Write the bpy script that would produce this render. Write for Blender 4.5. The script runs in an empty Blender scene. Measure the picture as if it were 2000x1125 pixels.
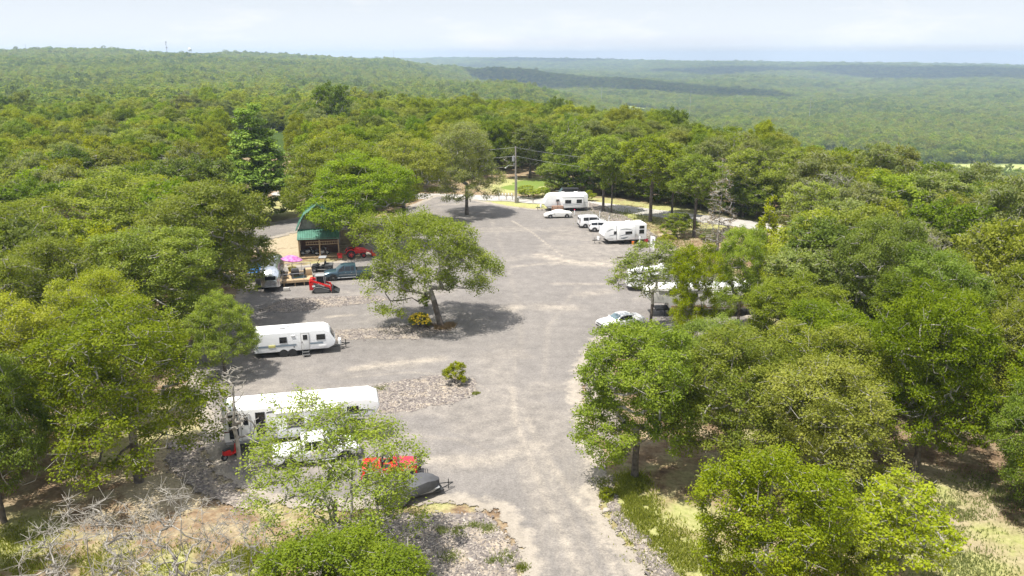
import bpy, bmesh, math, random
import numpy as np
from mathutils import Vector, Matrix
# ---------------- camera, light, exposure ----------------
SC = bpy.context.scene
COL = SC.collection
PITCH = math.radians(16.3); FPX = 1540.0; CH = 27.0; KS = CH / 25.0
cd = bpy.data.cameras.new('camera'); cam = bpy.data.objects.new('camera', cd); COL.objects.link(cam)
cam.location = (0, 0, CH); cam.rotation_euler = (math.pi / 2 - PITCH, 0, 0)
cd.sensor_width = 36; cd.lens = 36 * FPX / 2000; cd.clip_start = 0.5; cd.clip_end = 30000
SC.camera = cam
SUN = Vector((-0.32, -0.22, 1.0)).normalized()
sl = bpy.data.lights.new('sun', 'SUN'); sl.energy = 5.0; sl.angle = math.radians(0.55); sl.color = (1, .96, .89)
so = bpy.data.objects.new('sun', sl); COL.objects.link(so); so.rotation_euler = SUN.to_track_quat('Z', 'Y').to_euler()
W = bpy.data.worlds.new('World'); SC.world = W; W.use_nodes = True
wn = W.node_tree.nodes; wl = W.node_tree.links; wn.clear()
def wnode(t, **k):
    n = wn.new(t)
    for a, b in k.items(): setattr(n, a, b)
    return n
wo = wnode('ShaderNodeOutputWorld')
sky = wnode('ShaderNodeTexSky', sky_type='NISHITA'); sky.sun_disc = False
sky.sun_elevation = math.asin(SUN.z); sky.sun_rotation = math.atan2(SUN.x, SUN.y)
sky.air_density = 1.0; sky.dust_density = 1.0; sky.ozone_density = 1.0
bg1 = wnode('ShaderNodeBackground'); bg1.inputs[1].default_value = 0.10
wl.new(sky.outputs[0], bg1.inputs[0])
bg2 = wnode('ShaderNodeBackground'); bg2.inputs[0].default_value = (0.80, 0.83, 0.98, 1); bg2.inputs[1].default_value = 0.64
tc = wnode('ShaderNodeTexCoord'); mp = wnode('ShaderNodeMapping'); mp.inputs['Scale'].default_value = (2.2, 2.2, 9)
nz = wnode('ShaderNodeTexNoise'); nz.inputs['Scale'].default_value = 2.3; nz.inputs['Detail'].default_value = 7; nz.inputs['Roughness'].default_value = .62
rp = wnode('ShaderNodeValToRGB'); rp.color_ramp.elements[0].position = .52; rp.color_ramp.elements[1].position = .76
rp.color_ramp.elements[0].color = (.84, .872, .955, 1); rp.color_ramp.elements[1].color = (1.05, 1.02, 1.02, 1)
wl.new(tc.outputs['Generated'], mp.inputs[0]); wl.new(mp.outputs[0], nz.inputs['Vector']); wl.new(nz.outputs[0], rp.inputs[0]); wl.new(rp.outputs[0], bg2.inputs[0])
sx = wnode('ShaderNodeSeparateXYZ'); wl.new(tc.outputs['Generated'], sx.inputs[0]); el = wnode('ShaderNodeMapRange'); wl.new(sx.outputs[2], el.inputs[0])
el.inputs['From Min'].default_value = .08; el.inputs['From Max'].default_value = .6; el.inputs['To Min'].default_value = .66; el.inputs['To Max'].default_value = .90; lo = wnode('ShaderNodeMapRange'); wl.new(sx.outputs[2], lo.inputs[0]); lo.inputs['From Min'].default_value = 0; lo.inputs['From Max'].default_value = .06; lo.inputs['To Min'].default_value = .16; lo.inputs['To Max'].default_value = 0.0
ad_ = wnode('ShaderNodeMath', operation='ADD'); wl.new(el.outputs[0], ad_.inputs[0]); wl.new(lo.outputs[0], ad_.inputs[1]); wl.new(ad_.outputs[0], bg2.inputs[1])      # sky above the frame brightened, added fill for the shade under the trees
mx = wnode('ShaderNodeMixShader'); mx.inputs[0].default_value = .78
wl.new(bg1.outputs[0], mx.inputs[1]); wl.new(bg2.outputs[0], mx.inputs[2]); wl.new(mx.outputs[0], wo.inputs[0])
SC.view_settings.view_transform = 'Standard'; SC.view_settings.look = 'None'; SC.view_settings.exposure = 0.68; SC.view_settings.gamma = 1
SC.render.engine = 'CYCLES'
cy = SC.cycles; cy.max_bounces = 5; cy.diffuse_bounces = 3; cy.glossy_bounces = 2; cy.transmission_bounces = 3; cy.transparent_max_bounces = 6; cy.volume_bounces = 0
cy.caustics_reflective = False; cy.caustics_refractive = False
# ---------------- helpers ----------------
def ray(px, py):
    r = (px - 1000) / FPX; u = (562.5 - py) / FPX
    return (r, math.cos(PITCH) + u * math.sin(PITCH), -math.sin(PITCH) + u * math.cos(PITCH))
def G(px, py, z=0.0):
    d = ray(px, py); t = (z - CH) / d[2]; return (d[0] * t, d[1] * t)
def PX(x, y, z):
    f = y * math.cos(PITCH) - (z - CH) * math.sin(PITCH); u = y * math.sin(PITCH) + (z - CH) * math.cos(PITCH)
    return (1000 + FPX * x / f, 562.5 - FPX * u / f)
def _hash(ix, iy, s):
    n = (ix * 374761393 + iy * 668265263 + s * 1442695041) & 0xffffffff
    n = ((n ^ (n >> 13)) * 1274126177) & 0xffffffff
    return ((n ^ (n >> 16)) & 0xffff) / 65535.0
def vnoise(x, y, s=0):
    x = np.asarray(x, float); y = np.asarray(y, float)
    ix = np.floor(x).astype(np.int64); iy = np.floor(y).astype(np.int64); fx = x - ix; fy = y - iy
    fx = fx * fx * (3 - 2 * fx); fy = fy * fy * (3 - 2 * fy)
    a = _hash(ix, iy, s); b = _hash(ix + 1, iy, s); c = _hash(ix, iy + 1, s); d = _hash(ix + 1, iy + 1, s)
    return (a * (1 - fx) + b * fx) * (1 - fy) + (c * (1 - fx) + d * fx) * fy
def fbm(x, y, s=0, o=4):
    t = 0; a = .5
    for i in range(o): t = t + a * vnoise(x * 2 ** i, y * 2 ** i, s + i); a *= .5
    return t
def sdpoly(x, y, poly):      # signed distance, negative inside
    x = np.asarray(x, float); y = np.asarray(y, float); P = np.array(poly, float); n = len(P)
    d = np.full(x.shape, 1e18); ins = np.zeros(x.shape, bool)
    for i in range(n):
        a = P[i]; b = P[(i + 1) % n]; e = b - a
        t = np.clip(((x - a[0]) * e[0] + (y - a[1]) * e[1]) / (e @ e + 1e-12), 0, 1)
        d = np.minimum(d, (x - a[0] - t * e[0]) ** 2 + (y - a[1] - t * e[1]) ** 2)
        c = ((a[1] > y) != (b[1] > y)) & (x < (b[0] - a[0]) * (y - a[1]) / (b[1] - a[1] + 1e-12) + a[0])
        ins ^= c
    d = np.sqrt(d); return np.where(ins, -d, d)
def sdline(x, y, pts):
    x = np.asarray(x, float); y = np.asarray(y, float); d = np.full(x.shape, 1e18)
    for a, b in zip(pts[:-1], pts[1:]):
        a = np.array(a); b = np.array(b); e = b - a
        t = np.clip(((x - a[0]) * e[0] + (y - a[1]) * e[1]) / (e @ e + 1e-12), 0, 1)
        d = np.minimum(d, (x - a[0] - t * e[0]) ** 2 + (y - a[1] - t * e[1]) ** 2)
    return np.sqrt(d)
def npmesh(name, V, Fq, mats, attrs=None, smooth=False, midx=None):
    me = bpy.data.meshes.new(name); V = np.asarray(V, np.float32); Fq = np.asarray(Fq, np.int32); k = Fq.shape[1]; nf = len(Fq)
    me.vertices.add(len(V)); me.vertices.foreach_set('co', V.ravel())
    me.loops.add(nf * k); me.loops.foreach_set('vertex_index', Fq.ravel())
    me.polygons.add(nf); me.polygons.foreach_set('loop_start', np.arange(nf, dtype=np.int32) * k)
    try: me.polygons.foreach_set('loop_total', np.full(nf, k, np.int32))
    except Exception: pass
    for m in mats: me.materials.append(m)
    if midx is not None: me.polygons.foreach_set('material_index', np.asarray(midx, np.int32))
    me.update(calc_edges=True)
    if smooth: me.polygons.foreach_set('use_smooth', np.ones(nf, bool))
    for a, v in (attrs or {}).items():
        at = me.attributes.new(a, 'FLOAT', 'POINT'); at.data.foreach_set('value', np.asarray(v, np.float32))
    return me
def link(name, me, parent=None):
    o = bpy.data.objects.new(name, me); COL.objects.link(o); o.parent = parent; return o
def tag(o, label=None, cat=None, group=None, kind=None):
    if label: o['label'] = label
    if cat: o['category'] = cat
    if group: o['group'] = group
    if kind: o['kind'] = kind
    return o
def thing(name, loc, rz, label, cat, group=None):
    o = bpy.data.objects.new(name, None); COL.objects.link(o); o.location = (loc[0], loc[1], loc[2] if len(loc) > 2 else 0.07)
    o.rotation_euler = (0, 0, rz); o.empty_display_size = .3
    return tag(o, label, cat, group)
def copytree(o, parent=None):
    c = o.copy(); COL.objects.link(c); c.parent = parent
    for ch in [q for q in bpy.data.objects if q.parent == o]: copytree(ch, c)
    return c
# ---------------- materials ----------------
def mat(name, col, rough=.6, metal=0, var=0.0, scale=3.0, spec=.5, bump=0, coat=0, col2=None):
    m = bpy.data.materials.new(name); m.use_nodes = True; nt = m.node_tree; b = nt.nodes['Principled BSDF']
    b.inputs['Base Color'].default_value = (*col, 1); b.inputs['Roughness'].default_value = rough; b.inputs['Metallic'].default_value = metal
    b.inputs['Specular IOR Level'].default_value = spec; b.inputs['Coat Weight'].default_value = coat
    if var or bump:
        n = nt.nodes.new('ShaderNodeTexNoise'); n.inputs['Scale'].default_value = scale; n.inputs['Detail'].default_value = 6
        t = nt.nodes.new('ShaderNodeTexCoord'); nt.links.new(t.outputs['Object'], n.inputs['Vector'])
    if var:
        c2 = col2 or tuple(c * (1 - var) for c in col); r = nt.nodes.new('ShaderNodeValToRGB')
        r.color_ramp.elements[0].position = .35; r.color_ramp.elements[1].position = .65
        r.color_ramp.elements[0].color = (*c2, 1); r.color_ramp.elements[1].color = (*col, 1)
        nt.links.new(n.outputs[0], r.inputs[0]); nt.links.new(r.outputs[0], b.inputs['Base Color'])
    if bump:
        bp = nt.nodes.new('ShaderNodeBump'); bp.inputs['Strength'].default_value = bump; bp.inputs['Distance'].default_value = .05
        nt.links.new(n.outputs[0], bp.inputs['Height']); nt.links.new(bp.outputs[0], b.inputs['Normal'])
    return m
def stripes(m, scale, axis=0, depth=.02, col=None):      # ribbed metal / boards along one object axis
    nt = m.node_tree; b = nt.nodes['Principled BSDF']; w = nt.nodes.new('ShaderNodeTexWave'); w.inputs['Scale'].default_value = scale
    w.bands_direction = 'XYZ'[axis]; t = nt.nodes.new('ShaderNodeTexCoord'); nt.links.new(t.outputs['Object'], w.inputs['Vector'])
    bp = nt.nodes.new('ShaderNodeBump'); bp.inputs['Distance'].default_value = depth; nt.links.new(w.outputs[1], bp.inputs['Height']); nt.links.new(bp.outputs[0], b.inputs['Normal'])
    return m
M = {}
M['white'] = mat('white_gelcoat', (.80, .80, .79), .35, var=.06, scale=1.3, coat=.2)
M['roofw'] = mat('white_roof_membrane', (.82, .82, .80), .55, var=.07, scale=2.0)
M['siding'] = stripes(mat('corrugated_siding', (.74, .75, .76), .4), 5.5, 2, .012)
M['offwhite'] = mat('off_white_wall', (.62, .60, .56), .5, var=.08, scale=1.5)
M['wpaint'] = mat('white_car_paint', (.80, .80, .80), .25, coat=.6, var=.03, scale=1)
M['cover'] = mat('pale_car_cover', (.72, .71, .67), .8, var=.12, scale=3, bump=.5)
M['greycover'] = mat('grey_boat_cover', (.085, .085, .09), .75, var=.25, scale=2.5, bump=.8)
M['glass'] = mat('dark_window_glass', (.012, .014, .016), .08, spec=.6)
M['wshield'] = mat('windshield_glass', (.10, .15, .17), .08, spec=.8)
M['black'] = mat('black_plastic', (.018, .018, .018), .55)
M['tyre'] = mat('tyre_rubber', (.022, .022, .022), .85, var=.3, scale=8)
M['rim'] = mat('silver_rim', (.55, .55, .56), .35, metal=.7)
M['wrim'] = mat('white_steel_rim', (.7, .7, .7), .4)
M['steel'] = mat('dark_frame_steel', (.05, .05, .05), .5, metal=.4, var=.3, scale=6)
M['galv'] = mat('galvanized_metal', (.45, .46, .47), .45, metal=.6, var=.15, scale=4)
M['alu'] = stripes(mat('polished_aluminium', (.80, .82, .84), .26, metal=1.0, var=.25, scale=2.2), 3.0, 0, .004)
M['blue'] = mat('blue_grey_paint', (.045, .085, .115), .28, metal=.35, coat=.7)
M['silver'] = mat('silver_trim', (.5, .5, .5), .3, metal=.8)
M['red'] = mat('red_paint', (.62, .012, .010), .35, coat=.4, var=.15, scale=3)
M['redfade'] = mat('sun_faded_red_paint', (.58, .035, .07), .42, coat=.3, var=.12, scale=2)
M['grey'] = mat('machine_grey', (.10, .10, .10), .5, var=.2, scale=4)
M['lgrey'] = mat('light_grey_cab', (.28, .28, .28), .45)
M['orange'] = mat('orange_plastic', (.75, .16, .015), .5)
M['yellow'] = mat('yellow_plastic', (.75, .62, .03), .5)
M['pinkred'] = mat('magenta_red_plastic', (.6, .02, .08), .5)
M['purple'] = mat('magenta_umbrella_cloth', (.30, .05, .24), .7, var=.25, scale=3, col2=(.50, .24, .42))
M['bluec'] = mat('blue_awning_cloth', (.03, .16, .42), .7)
M['stripe'] = mat('grey_graphic', (.16, .18, .20), .4)
M['bstripe'] = mat('slate_blue_graphic', (.14, .20, .26), .4)
M['maroon'] = mat('maroon_graphic', (.10, .015, .02), .4)
M['tan'] = mat('tan_cardboard', (.36, .22, .15), .8, var=.12, scale=3)
M['stain'] = mat('yellow_sign_panel', (.62, .58, .20), .6)
M['wood'] = mat('fresh_pine_lumber', (.46, .33, .19), .75, var=.25, scale=4)
M['greyw'] = stripes(mat('weathered_board', (.34, .315, .29), .85, var=.35, scale=2.0, col2=(.21, .19, .175)), 2.2, 0, .03)
M['brownw'] = mat('brown_stained_wood', (.13, .065, .04), .8, var=.3, scale=4)
M['groof'] = stripes(mat('green_metal_roof', (.085, .215, .155), .5, var=.25, scale=1.5), 1.3, 0, .05)
M['groofy'] = stripes(mat('green_metal_roof_side', (.085, .215, .155), .5, var=.25, scale=1.5), 1.3, 1, .05)
M['pole'] = mat('weathered_pole', (.30, .27, .23), .85, var=.25, scale=5)
M['concrete'] = mat('concrete', (.45, .43, .40), .85, var=.15, scale=4)
M['cloud'] = mat('cloud_white', (.9, .9, .9), 1)
def bark(name, c, c2):
    return mat(name, c, .9, var=.4, scale=3.5, bump=.5, col2=c2)
M['bark'] = bark('grey_brown_bark', (.16, .135, .11), (.07, .055, .045))
M['limb'] = bark('pale_limb_bark', (.36, .34, .30), (.20, .18, .15))
M['dead'] = bark('bleached_dead_wood', (.36, .335, .29), (.20, .18, .15))
def leafmat(name, a, b, c, trans=.42):
    m = bpy.data.materials.new(name); m.use_nodes = True; nt = m.node_tree; N = nt.nodes; L = nt.links; N.clear()
    out = N.new('ShaderNodeOutputMaterial'); at = N.new('ShaderNodeAttribute'); at.attribute_name = 'tint'
    r = N.new('ShaderNodeValToRGB'); e = r.color_ramp.elements; e[0].position = 0; e[0].color = (*a, 1); e[1].position = 1; e[1].color = (*c, 1)
    q = e.new(.5); q.color = (*b, 1); L.new(at.outputs['Fac'], r.inputs[0])
    oi = N.new('ShaderNodeObjectInfo'); hs = N.new('ShaderNodeHueSaturation')
    mr = N.new('ShaderNodeMapRange'); mr.inputs['To Min'].default_value = .488; mr.inputs['To Max'].default_value = .510; L.new(oi.outputs['Random'], mr.inputs[0]); L.new(mr.outputs[0], hs.inputs['Hue'])
    mul = N.new('ShaderNodeMath'); mul.operation = 'MULTIPLY'; mul.inputs[1].default_value = 7.31; fr = N.new('ShaderNodeMath'); fr.operation = 'FRACT'; L.new(oi.outputs['Random'], mul.inputs[0]); L.new(mul.outputs[0], fr.inputs[0])
    mv = N.new('ShaderNodeMapRange'); mv.inputs['To Min'].default_value = .74; mv.inputs['To Max'].default_value = 1.12; L.new(fr.outputs[0], mv.inputs[0]); L.new(mv.outputs[0], hs.inputs['Value'])
    mul2 = N.new('ShaderNodeMath'); mul2.operation = 'MULTIPLY'; mul2.inputs[1].default_value = 13.7; fr2 = N.new('ShaderNodeMath'); fr2.operation = 'FRACT'; L.new(oi.outputs['Random'], mul2.inputs[0]); L.new(mul2.outputs[0], fr2.inputs[0])
    ms = N.new('ShaderNodeMapRange'); ms.inputs['To Min'].default_value = .90; ms.inputs['To Max'].default_value = 1.10; L.new(fr2.outputs[0], ms.inputs[0]); L.new(ms.outputs[0], hs.inputs['Saturation'])
    L.new(r.outputs[0], hs.inputs['Color'])
    p = N.new('ShaderNodeBsdfPrincipled'); p.inputs['Roughness'].default_value = .5; p.inputs['Specular IOR Level'].default_value = .14; L.new(hs.outputs[0], p.inputs['Base Color'])
    t = N.new('ShaderNodeBsdfTranslucent'); g = N.new('ShaderNodeMix'); g.data_type = 'RGBA'; g.blend_type = 'MULTIPLY'; g.inputs[0].default_value = 1
    L.new(hs.outputs[0], g.inputs[6]); g.inputs[7].default_value = (1.5, 1.55, .35, 1); L.new(g.outputs[2], t.inputs[0])
    mx = N.new('ShaderNodeMixShader'); mx.inputs[0].default_value = trans; L.new(p.outputs[0], mx.inputs[1]); L.new(t.outputs[0], mx.inputs[2]); L.new(mx.outputs[0], out.inputs[0])
    return m
M['leaf'] = leafmat('oak_leaves', (.115, .165, .011), (.205, .265, .020), (.300, .350, .038))
M['leafolive'] = leafmat('olive_oak_leaves', (.145, .175, .015), (.235, .270, .027), (.330, .345, .050))
M['leafdark'] = leafmat('dark_leaves', (.082, .125, .012), (.145, .200, .020), (.220, .275, .032))
M['leaflime'] = leafmat('lime_leaves', (.19, .22, .018), (.29, .32, .028), (.38, .40, .05))
M['leafpale'] = leafmat('grey_green_leaves', (.13, .16, .05), (.20, .23, .075), (.29, .30, .12))
M['needles'] = leafmat('pine_needles', (.085, .150, .010), (.175, .255, .018), (.27, .35, .034), .3)
M['grassy'] = leafmat('green_grass', (.13, .15, .03), (.22, .24, .05), (.33, .33, .09))
M['dryleaf'] = leafmat('dry_brown_leaves', (.16, .10, .06), (.24, .16, .09), (.30, .22, .13), .2)
M['flower'] = mat('yellow_flowers', (.80, .58, .02), .6)
# ---------------- terrain ----------------
AZC = [-60, -50, 0, 500 / 1, 0]
_px = [-900, 0, 250, 500, 750, 1000, 1250, 1500, 1750, 2000, 2900]
_tab = [
 [(0,0),(250,0),(500,-8),(800,-10),(1200,0),(1800,22),(2300,38),(3000,20),(9000,0)],
 [(0,0),(250,0),(500,-8),(800,-10),(1200,0),(1800,20),(2300,38),(3000,20),(9000,0)],
 [(0,0),(250,0),(500,-7),(800,-12),(1200,-4),(1800,18),(2350,34),(3000,10),(9000,-20)],
 [(0,0),(260,0),(500,-7),(800,-14),(1200,-8),(1800,10),(2500,27),(3100,0),(9000,-20)],
 [(0,0),(260,0),(500,-10),(800,-20),(1200,-20),(1800,-6),(2500,9),(3200,-20),(5000,-50),(6800,0),(9000,-10)],
 [(0,0),(260,0),(500,-14),(800,-30),(1200,-24),(1500,-40),(2000,-60),(2700,-24),(3400,-60),(5000,-50),(6600,2),(9000,0)],
 [(0,0),(220,0),(400,-22),(700,-52),(1200,-65),(1900,-70),(2500,-55),(3200,-75),(4600,-60),(6000,-17),(9000,-20)],
 [(0,0),(165,0),(330,-26),(600,-60),(1200,-72),(3000,-74),(3900,-66),(5500,-25),(9000,-30)],
 [(0,0),(130,0),(300,-30),(550,-68),(1200,-74),(3000,-76),(3800,-68),(5200,-34),(9000,-40)],
 [(0,0),(112,0),(280,-35),(500,-72),(1200,-76),(3000,-76),(3700,-70),(5000,-41),(9000,-50)],
 [(0,0),(112,0),(280,-35),(500,-72),(1200,-76),(3000,-76),(3700,-70),(5000,-41),(9000,-50)]]
_az = np.array([math.atan((p - 1000) / FPX * math.cos(PITCH)) for p in _px])
def HT(x, y):
    x = np.asarray(x, float) / KS; y = np.asarray(y, float) / KS; d = np.hypot(x, y); az = np.arctan2(x, np.maximum(y, 1e-3) )
    az = np.where(y < 0, np.sign(x) * _az[-1], az); az = np.clip(az, _az[0], _az[-1])
    cols = np.stack([np.interp(d, [p[0] for p in t], [p[1] for p in t]) for t in _tab], 0)
    k = np.clip(np.searchsorted(_az, az) - 1, 0, len(_az) - 2); f = (az - _az[k]) / (_az[k + 1] - _az[k]); f = f * f * (3 - 2 * f) * .5 + f * .5
    i = np.arange(len(d.ravel())).reshape(d.shape); cf = cols.reshape(len(_tab), -1)
    z = cf[k.ravel(), i.ravel()].reshape(d.shape) * (1 - f) + cf[k.ravel() + 1, i.ravel()].reshape(d.shape) * f
    w = np.clip((d - 200) / 900, 0, 1)
    z = z + w * ((fbm(x / 330, y / 330, 5) - .47) * (18 + 34 * np.clip((d - 1300) / 1200, 0, 1) * np.clip((5200 - d) / 1200, 0.35, 1)) + (fbm(x / 110, y / 110, 9) - .47) * 11)
    w0 = np.clip((d - 90) / 60, 0, 1)
    return z * KS
# ---------------- ground ----------------
LOTPX = [(1013,1190),(1010,1080),(960,1000),(860,985),(740,1000),(560,1000),(420,940),(395,880),(370,780),(350,720),(380,650),(440,600),(470,560),(500,512),(545,500),(565,520),(700,505),(715,470),(740,440),(790,405),(850,380),(930,390),(1000,403),(1045,408),(1150,404),(1180,416),(1240,445),(1290,484),(1330,500),(1430,545),(1500,590),(1470,650),(1290,668),(1190,657),(1158,700),(1140,760),(1165,850),(1200,930),(1178,965),(1195,1010),(1240,1070),(1290,1130),(1340,1190)]
LOT = [G(*p) for p in LOTPX]
DRIVE = [G(*p) for p in [(440,470),(500,440),(600,420),(700,428),(770,420),(770,448),(700,450),(600,450),(540,466),(450,486)]]
ROAD = [G(*p) for p in [(560,378),(700,380),(860,384),(1000,388),(1060,393),(1150,399),(1270,415),(1380,428),(1470,440),(1600,462)]]
ROCKPX = [
 [(740,1010),(860,998),(960,1008),(1012,1070),(1010,1190),(560,1190),(600,1060),(660,1020)],
 [(728,812),(735,752),(800,742),(870,733),(925,738),(932,770),(880,790),(800,806)],
 [(600,650),(660,645),(740,640),(850,632),(885,645),(820,664),(700,664),(650,668)],
 [(500,606),(560,584),(640,580),(740,577),(765,588),(640,602),(560,612)],
 [(1185,657),(1158,692),(1140,740),(1142,790),(1170,860),(1215,880),(1210,800),(1195,700),(1225,662)],
 [(1190,930),(1215,1000),(1290,1080),(1380,1190),(1310,1190),(1240,1075),(1190,1012),(1168,960)],
 [(1150,396),(1185,404),(1240,432),(1300,474),(1345,500),(1325,510),(1280,488),(1225,452),(1180,426),(1150,408)],
 [(330,860),(395,870),(420,930),(500,975),(480,1010),(380,960),(330,920)],
 [(1200,655),(1290,668),(1400,660),(1480,640),(1480,690),(1330,700),(1230,700)]]
ROCKS = [[G(*p) for p in q] for q in ROCKPX]
DIRT = [ # pixel polyline, half width m, strength
 ([(1150,1160),(1080,1010),(1035,900),(1005,820),(1000,760)], .30, .8), ([(1225,1160),(1140,1000),(1070,900),(1030,820)], .28, .75), ([(1185,1160),(1105,1000),(1045,880)], .22, .5), ([(1075,1160),(1050,1010),(1010,900)], .2, .4), ([(1010,860),(985,760),(960,700)], 1.2, .3),
 ([(1120,1160),(1058,1010),(1018,890),(1000,770),(1008,680)], .17, .38), ([(1165,1160),(1095,1010),(1048,890),(1022,770)], .17, .34), ([(1245,1160),(1165,1010),(1095,890),(1060,770),(1070,640),(1130,560)], .22, .26), ([(1020,700),(1015,600),(985,500),(960,430)], .25, .2), ([(1100,900),(1060,830),(1000,800),(900,840)], .2, .3), ([(985,780),(900,735),(800,728),(680,738)], .17, .45), ([(990,800),(905,752),(800,746),(690,756)], .17, .4), ([(1000,900),(900,860),(780,850)], .2, .4),
 ([(690,722),(760,712),(860,702)], .5, .95), ([(740,716),(800,710)], .9, .6), ([(1060,500),(1110,512),(1180,517)], 1.2, 1.0), ([(1080,515),(1200,508),(1290,506)], .8, .6), ([(1000,522),(1060,516),(1110,508)], .4, .6),
 ([(1000,432),(1040,455),(1105,507)], .13, .95), ([(1060,600),(1110,602)], 1.0, .7), ([(1140,575),(1185,570)], .8, .6), ([(1080,555),(1180,556)], .4, .5), ([(990,605),(1010,600)], .9, .8),
 ([(880,905),(960,900),(1050,870)], .8, .75), ([(835,900),(900,896)], .5, .8), ([(640,620),(690,616)], .25, .9), ([(900,605),(860,600)], .7, .3), ([(1145,830),(1135,780)], 1.0, .5), ([(1180,990),(1150,880)], .8, .6),
 ([(860,400),(1000,396),(1060,404)], .8, .5), ([(560,560),(700,575)], .6, .3), ([(720,880),(800,860)], 1.2, .3)]
DIRTW = [([G(*p) for p in q], w, s) for q, w, s in DIRT]
def blobs(x, y, L):
    m = np.zeros(np.shape(x))
    for px, py, r, v in L:
        cx, cy_ = G(px, py); m = np.maximum(m, v * np.exp(-(((x - cx) ** 2 + (y - cy_) ** 2) / r ** 2)))
    return m
GREENB = [(1240,985,2.2,1),(1260,1030,2.2,1),(1320,1080,3.0,.95),(1390,1110,3,.8),(1230,940,1.5,1),(1500,900,2,.4),(1780,1060,4,.9),(1700,960,4,.85),(1900,1120,4,.9),(1850,960,3,.7),(1960,1050,3,.75),(1620,930,3,.7),(1340,1010,3,.8),(1410,545,4,1),(1380,520,2.5,.9),(1440,570,4,.9),(1300,410,8,.85),(1230,420,6,.95),(1180,400,5,.9),(1380,440,9,.7),
 (1000,398,5,.95),(960,395,5,.9),(1050,400,5,.9),(940,392,3,.5),(1040,358,9,1.3),(1015,366,8,1.3),(1070,354,8,1.2),(560,405,9,.7),(520,415,9,.8),(620,515,4,.55),(560,395,9,.6),(680,530,4,.5),(30,1060,3,1),(60,1020,2,.8),(200,1100,3,.5),(330,1110,2.5,.7),(1530,440,10,.5),(480,1110,2.5,.8)]
BAREB = [(560,470,8,1),(600,490,6,1),(640,520,4,.8),(700,505,4,.7),(480,480,7,.8),(720,470,4,.7),(820,316,9,1),(1330,450,5,.5),(1300,460,4,.7),(1400,490,6,.6),(400,880,6,.8),(350,940,6,.8),(1850,960,5,.8),(1900,1040,5,.9),(940,1110,2,1),(1000,1120,1.5,.9),(1650,900,3,.7),(420,700,4,.5)]
def gmat(name):
    m = bpy.data.materials.new(name); m.use_nodes = True; return m, m.node_tree.nodes, m.node_tree.links, m.node_tree.nodes['Principled BSDF']
def noise(N, L, vec, sc, det=5, ro=.55):
    n = N.new('ShaderNodeTexNoise'); n.inputs['Scale'].default_value = sc; n.inputs['Detail'].default_value = det; n.inputs['Roughness'].default_value = ro; L.new(vec, n.inputs['Vector']); return n.outputs[0]
def ramp(N, L, f, st):
    r = N.new('ShaderNodeValToRGB'); e = r.color_ramp.elements
    while len(e) < len(st): e.new(.5)
    for i, (p, c) in enumerate(st): e[i].position = p; e[i].color = (c, c, c, 1) if isinstance(c, (int, float)) else (*c, 1)
    L.new(f, r.inputs[0]); return r.outputs[0]
def mix(N, L, f, a, b, bt='MIX'):
    g = N.new('ShaderNodeMix'); g.data_type = 'RGBA'; g.blend_type = bt
    for s, v in ((0, f), (6, a), (7, b)):
        if isinstance(v, (int, float)): g.inputs[s].default_value = v
        elif isinstance(v, tuple): g.inputs[s].default_value = (*v, 1)
        else: L.new(v, g.inputs[s])
    return g.outputs[2]
def math_(N, L, op, a, b=0.0, clamp=False):
    g = N.new('ShaderNodeMath'); g.operation = op; g.use_clamp = clamp
    for s, v in ((0, a), (1, b)):
        if isinstance(v, (int, float)): g.inputs[s].default_value = v
        else: L.new(v, g.inputs[s])
    return g.outputs[0]
def attr(N, nm):
    a = N.new('ShaderNodeAttribute'); a.attribute_name = nm; return a.outputs['Fac']
def bump(N, L, P, h, s, d):
    b = N.new('ShaderNodeBump'); b.inputs['Strength'].default_value = s; b.inputs['Distance'].default_value = d; L.new(h, b.inputs['Height']); L.new(b.outputs[0], P.inputs['Normal'])
def ground_mat():
    m, N, L, P = gmat('forest_floor'); g = N.new('ShaderNodeNewGeometry').outputs['Position']
    n1 = noise(N, L, g, .55, 6, .65); n2 = noise(N, L, g, 3.2, 5, .7); n3 = noise(N, L, g, .12, 4)
    litter = ramp(N, L, n1, [(.30, (.15, .10, .06)), (.45, (.26, .18, .11)), (.58, (.34, .27, .17)), (.72, (.40, .34, .22))])
    fine = ramp(N, L, n2, [(.3, .55), (.7, 1.15)]); litter = mix(N, L, 1.0, litter, fine, 'MULTIPLY')
    grass = ramp(N, L, n2, [(.3, (.21, .23, .07)), (.5, (.33, .33, .13)), (.68, (.40, .375, .18))])
    lawn = ramp(N, L, n2, [(.3, (.12, .17, .035)), (.7, (.19, .25, .055))])
    ga = attr(N, 'green'); gf = math_(N, L, 'ADD', ga, math_(N, L, 'MULTIPLY', math_(N, L, 'SUBTRACT', n1, .5), 1.2))
    gf = ramp(N, L, gf, [(.20, 0.0), (.78, 1.0)])
    lf = ramp(N, L, ga, [(.95, 0.0), (1.0, 1.0)])
    gr = mix(N, L, lf, grass, lawn)
    c = mix(N, L, gf, litter, gr)
    bare = ramp(N, L, n2, [(.3, (.31, .25, .165)), (.7, (.44, .375, .26))])
    bf = ramp(N, L, math_(N, L, 'ADD', attr(N, 'bare'), math_(N, L, 'MULTIPLY', math_(N, L, 'SUBTRACT', n1, .5), 1.2)), [(.45, 0.0), (.65, 1.0)])
    c = mix(N, L, math_(N, L, 'MULTIPLY', bf, math_(N, L, 'SUBTRACT', 1.0, gf)), c, bare)
    L.new(c, P.inputs['Base Color']); P.inputs['Roughness'].default_value = 1; P.inputs['Specular IOR Level'].default_value = .1
    bump(N, L, P, n2, .7, .15); return m
M['ground'] = ground_mat()
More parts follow.
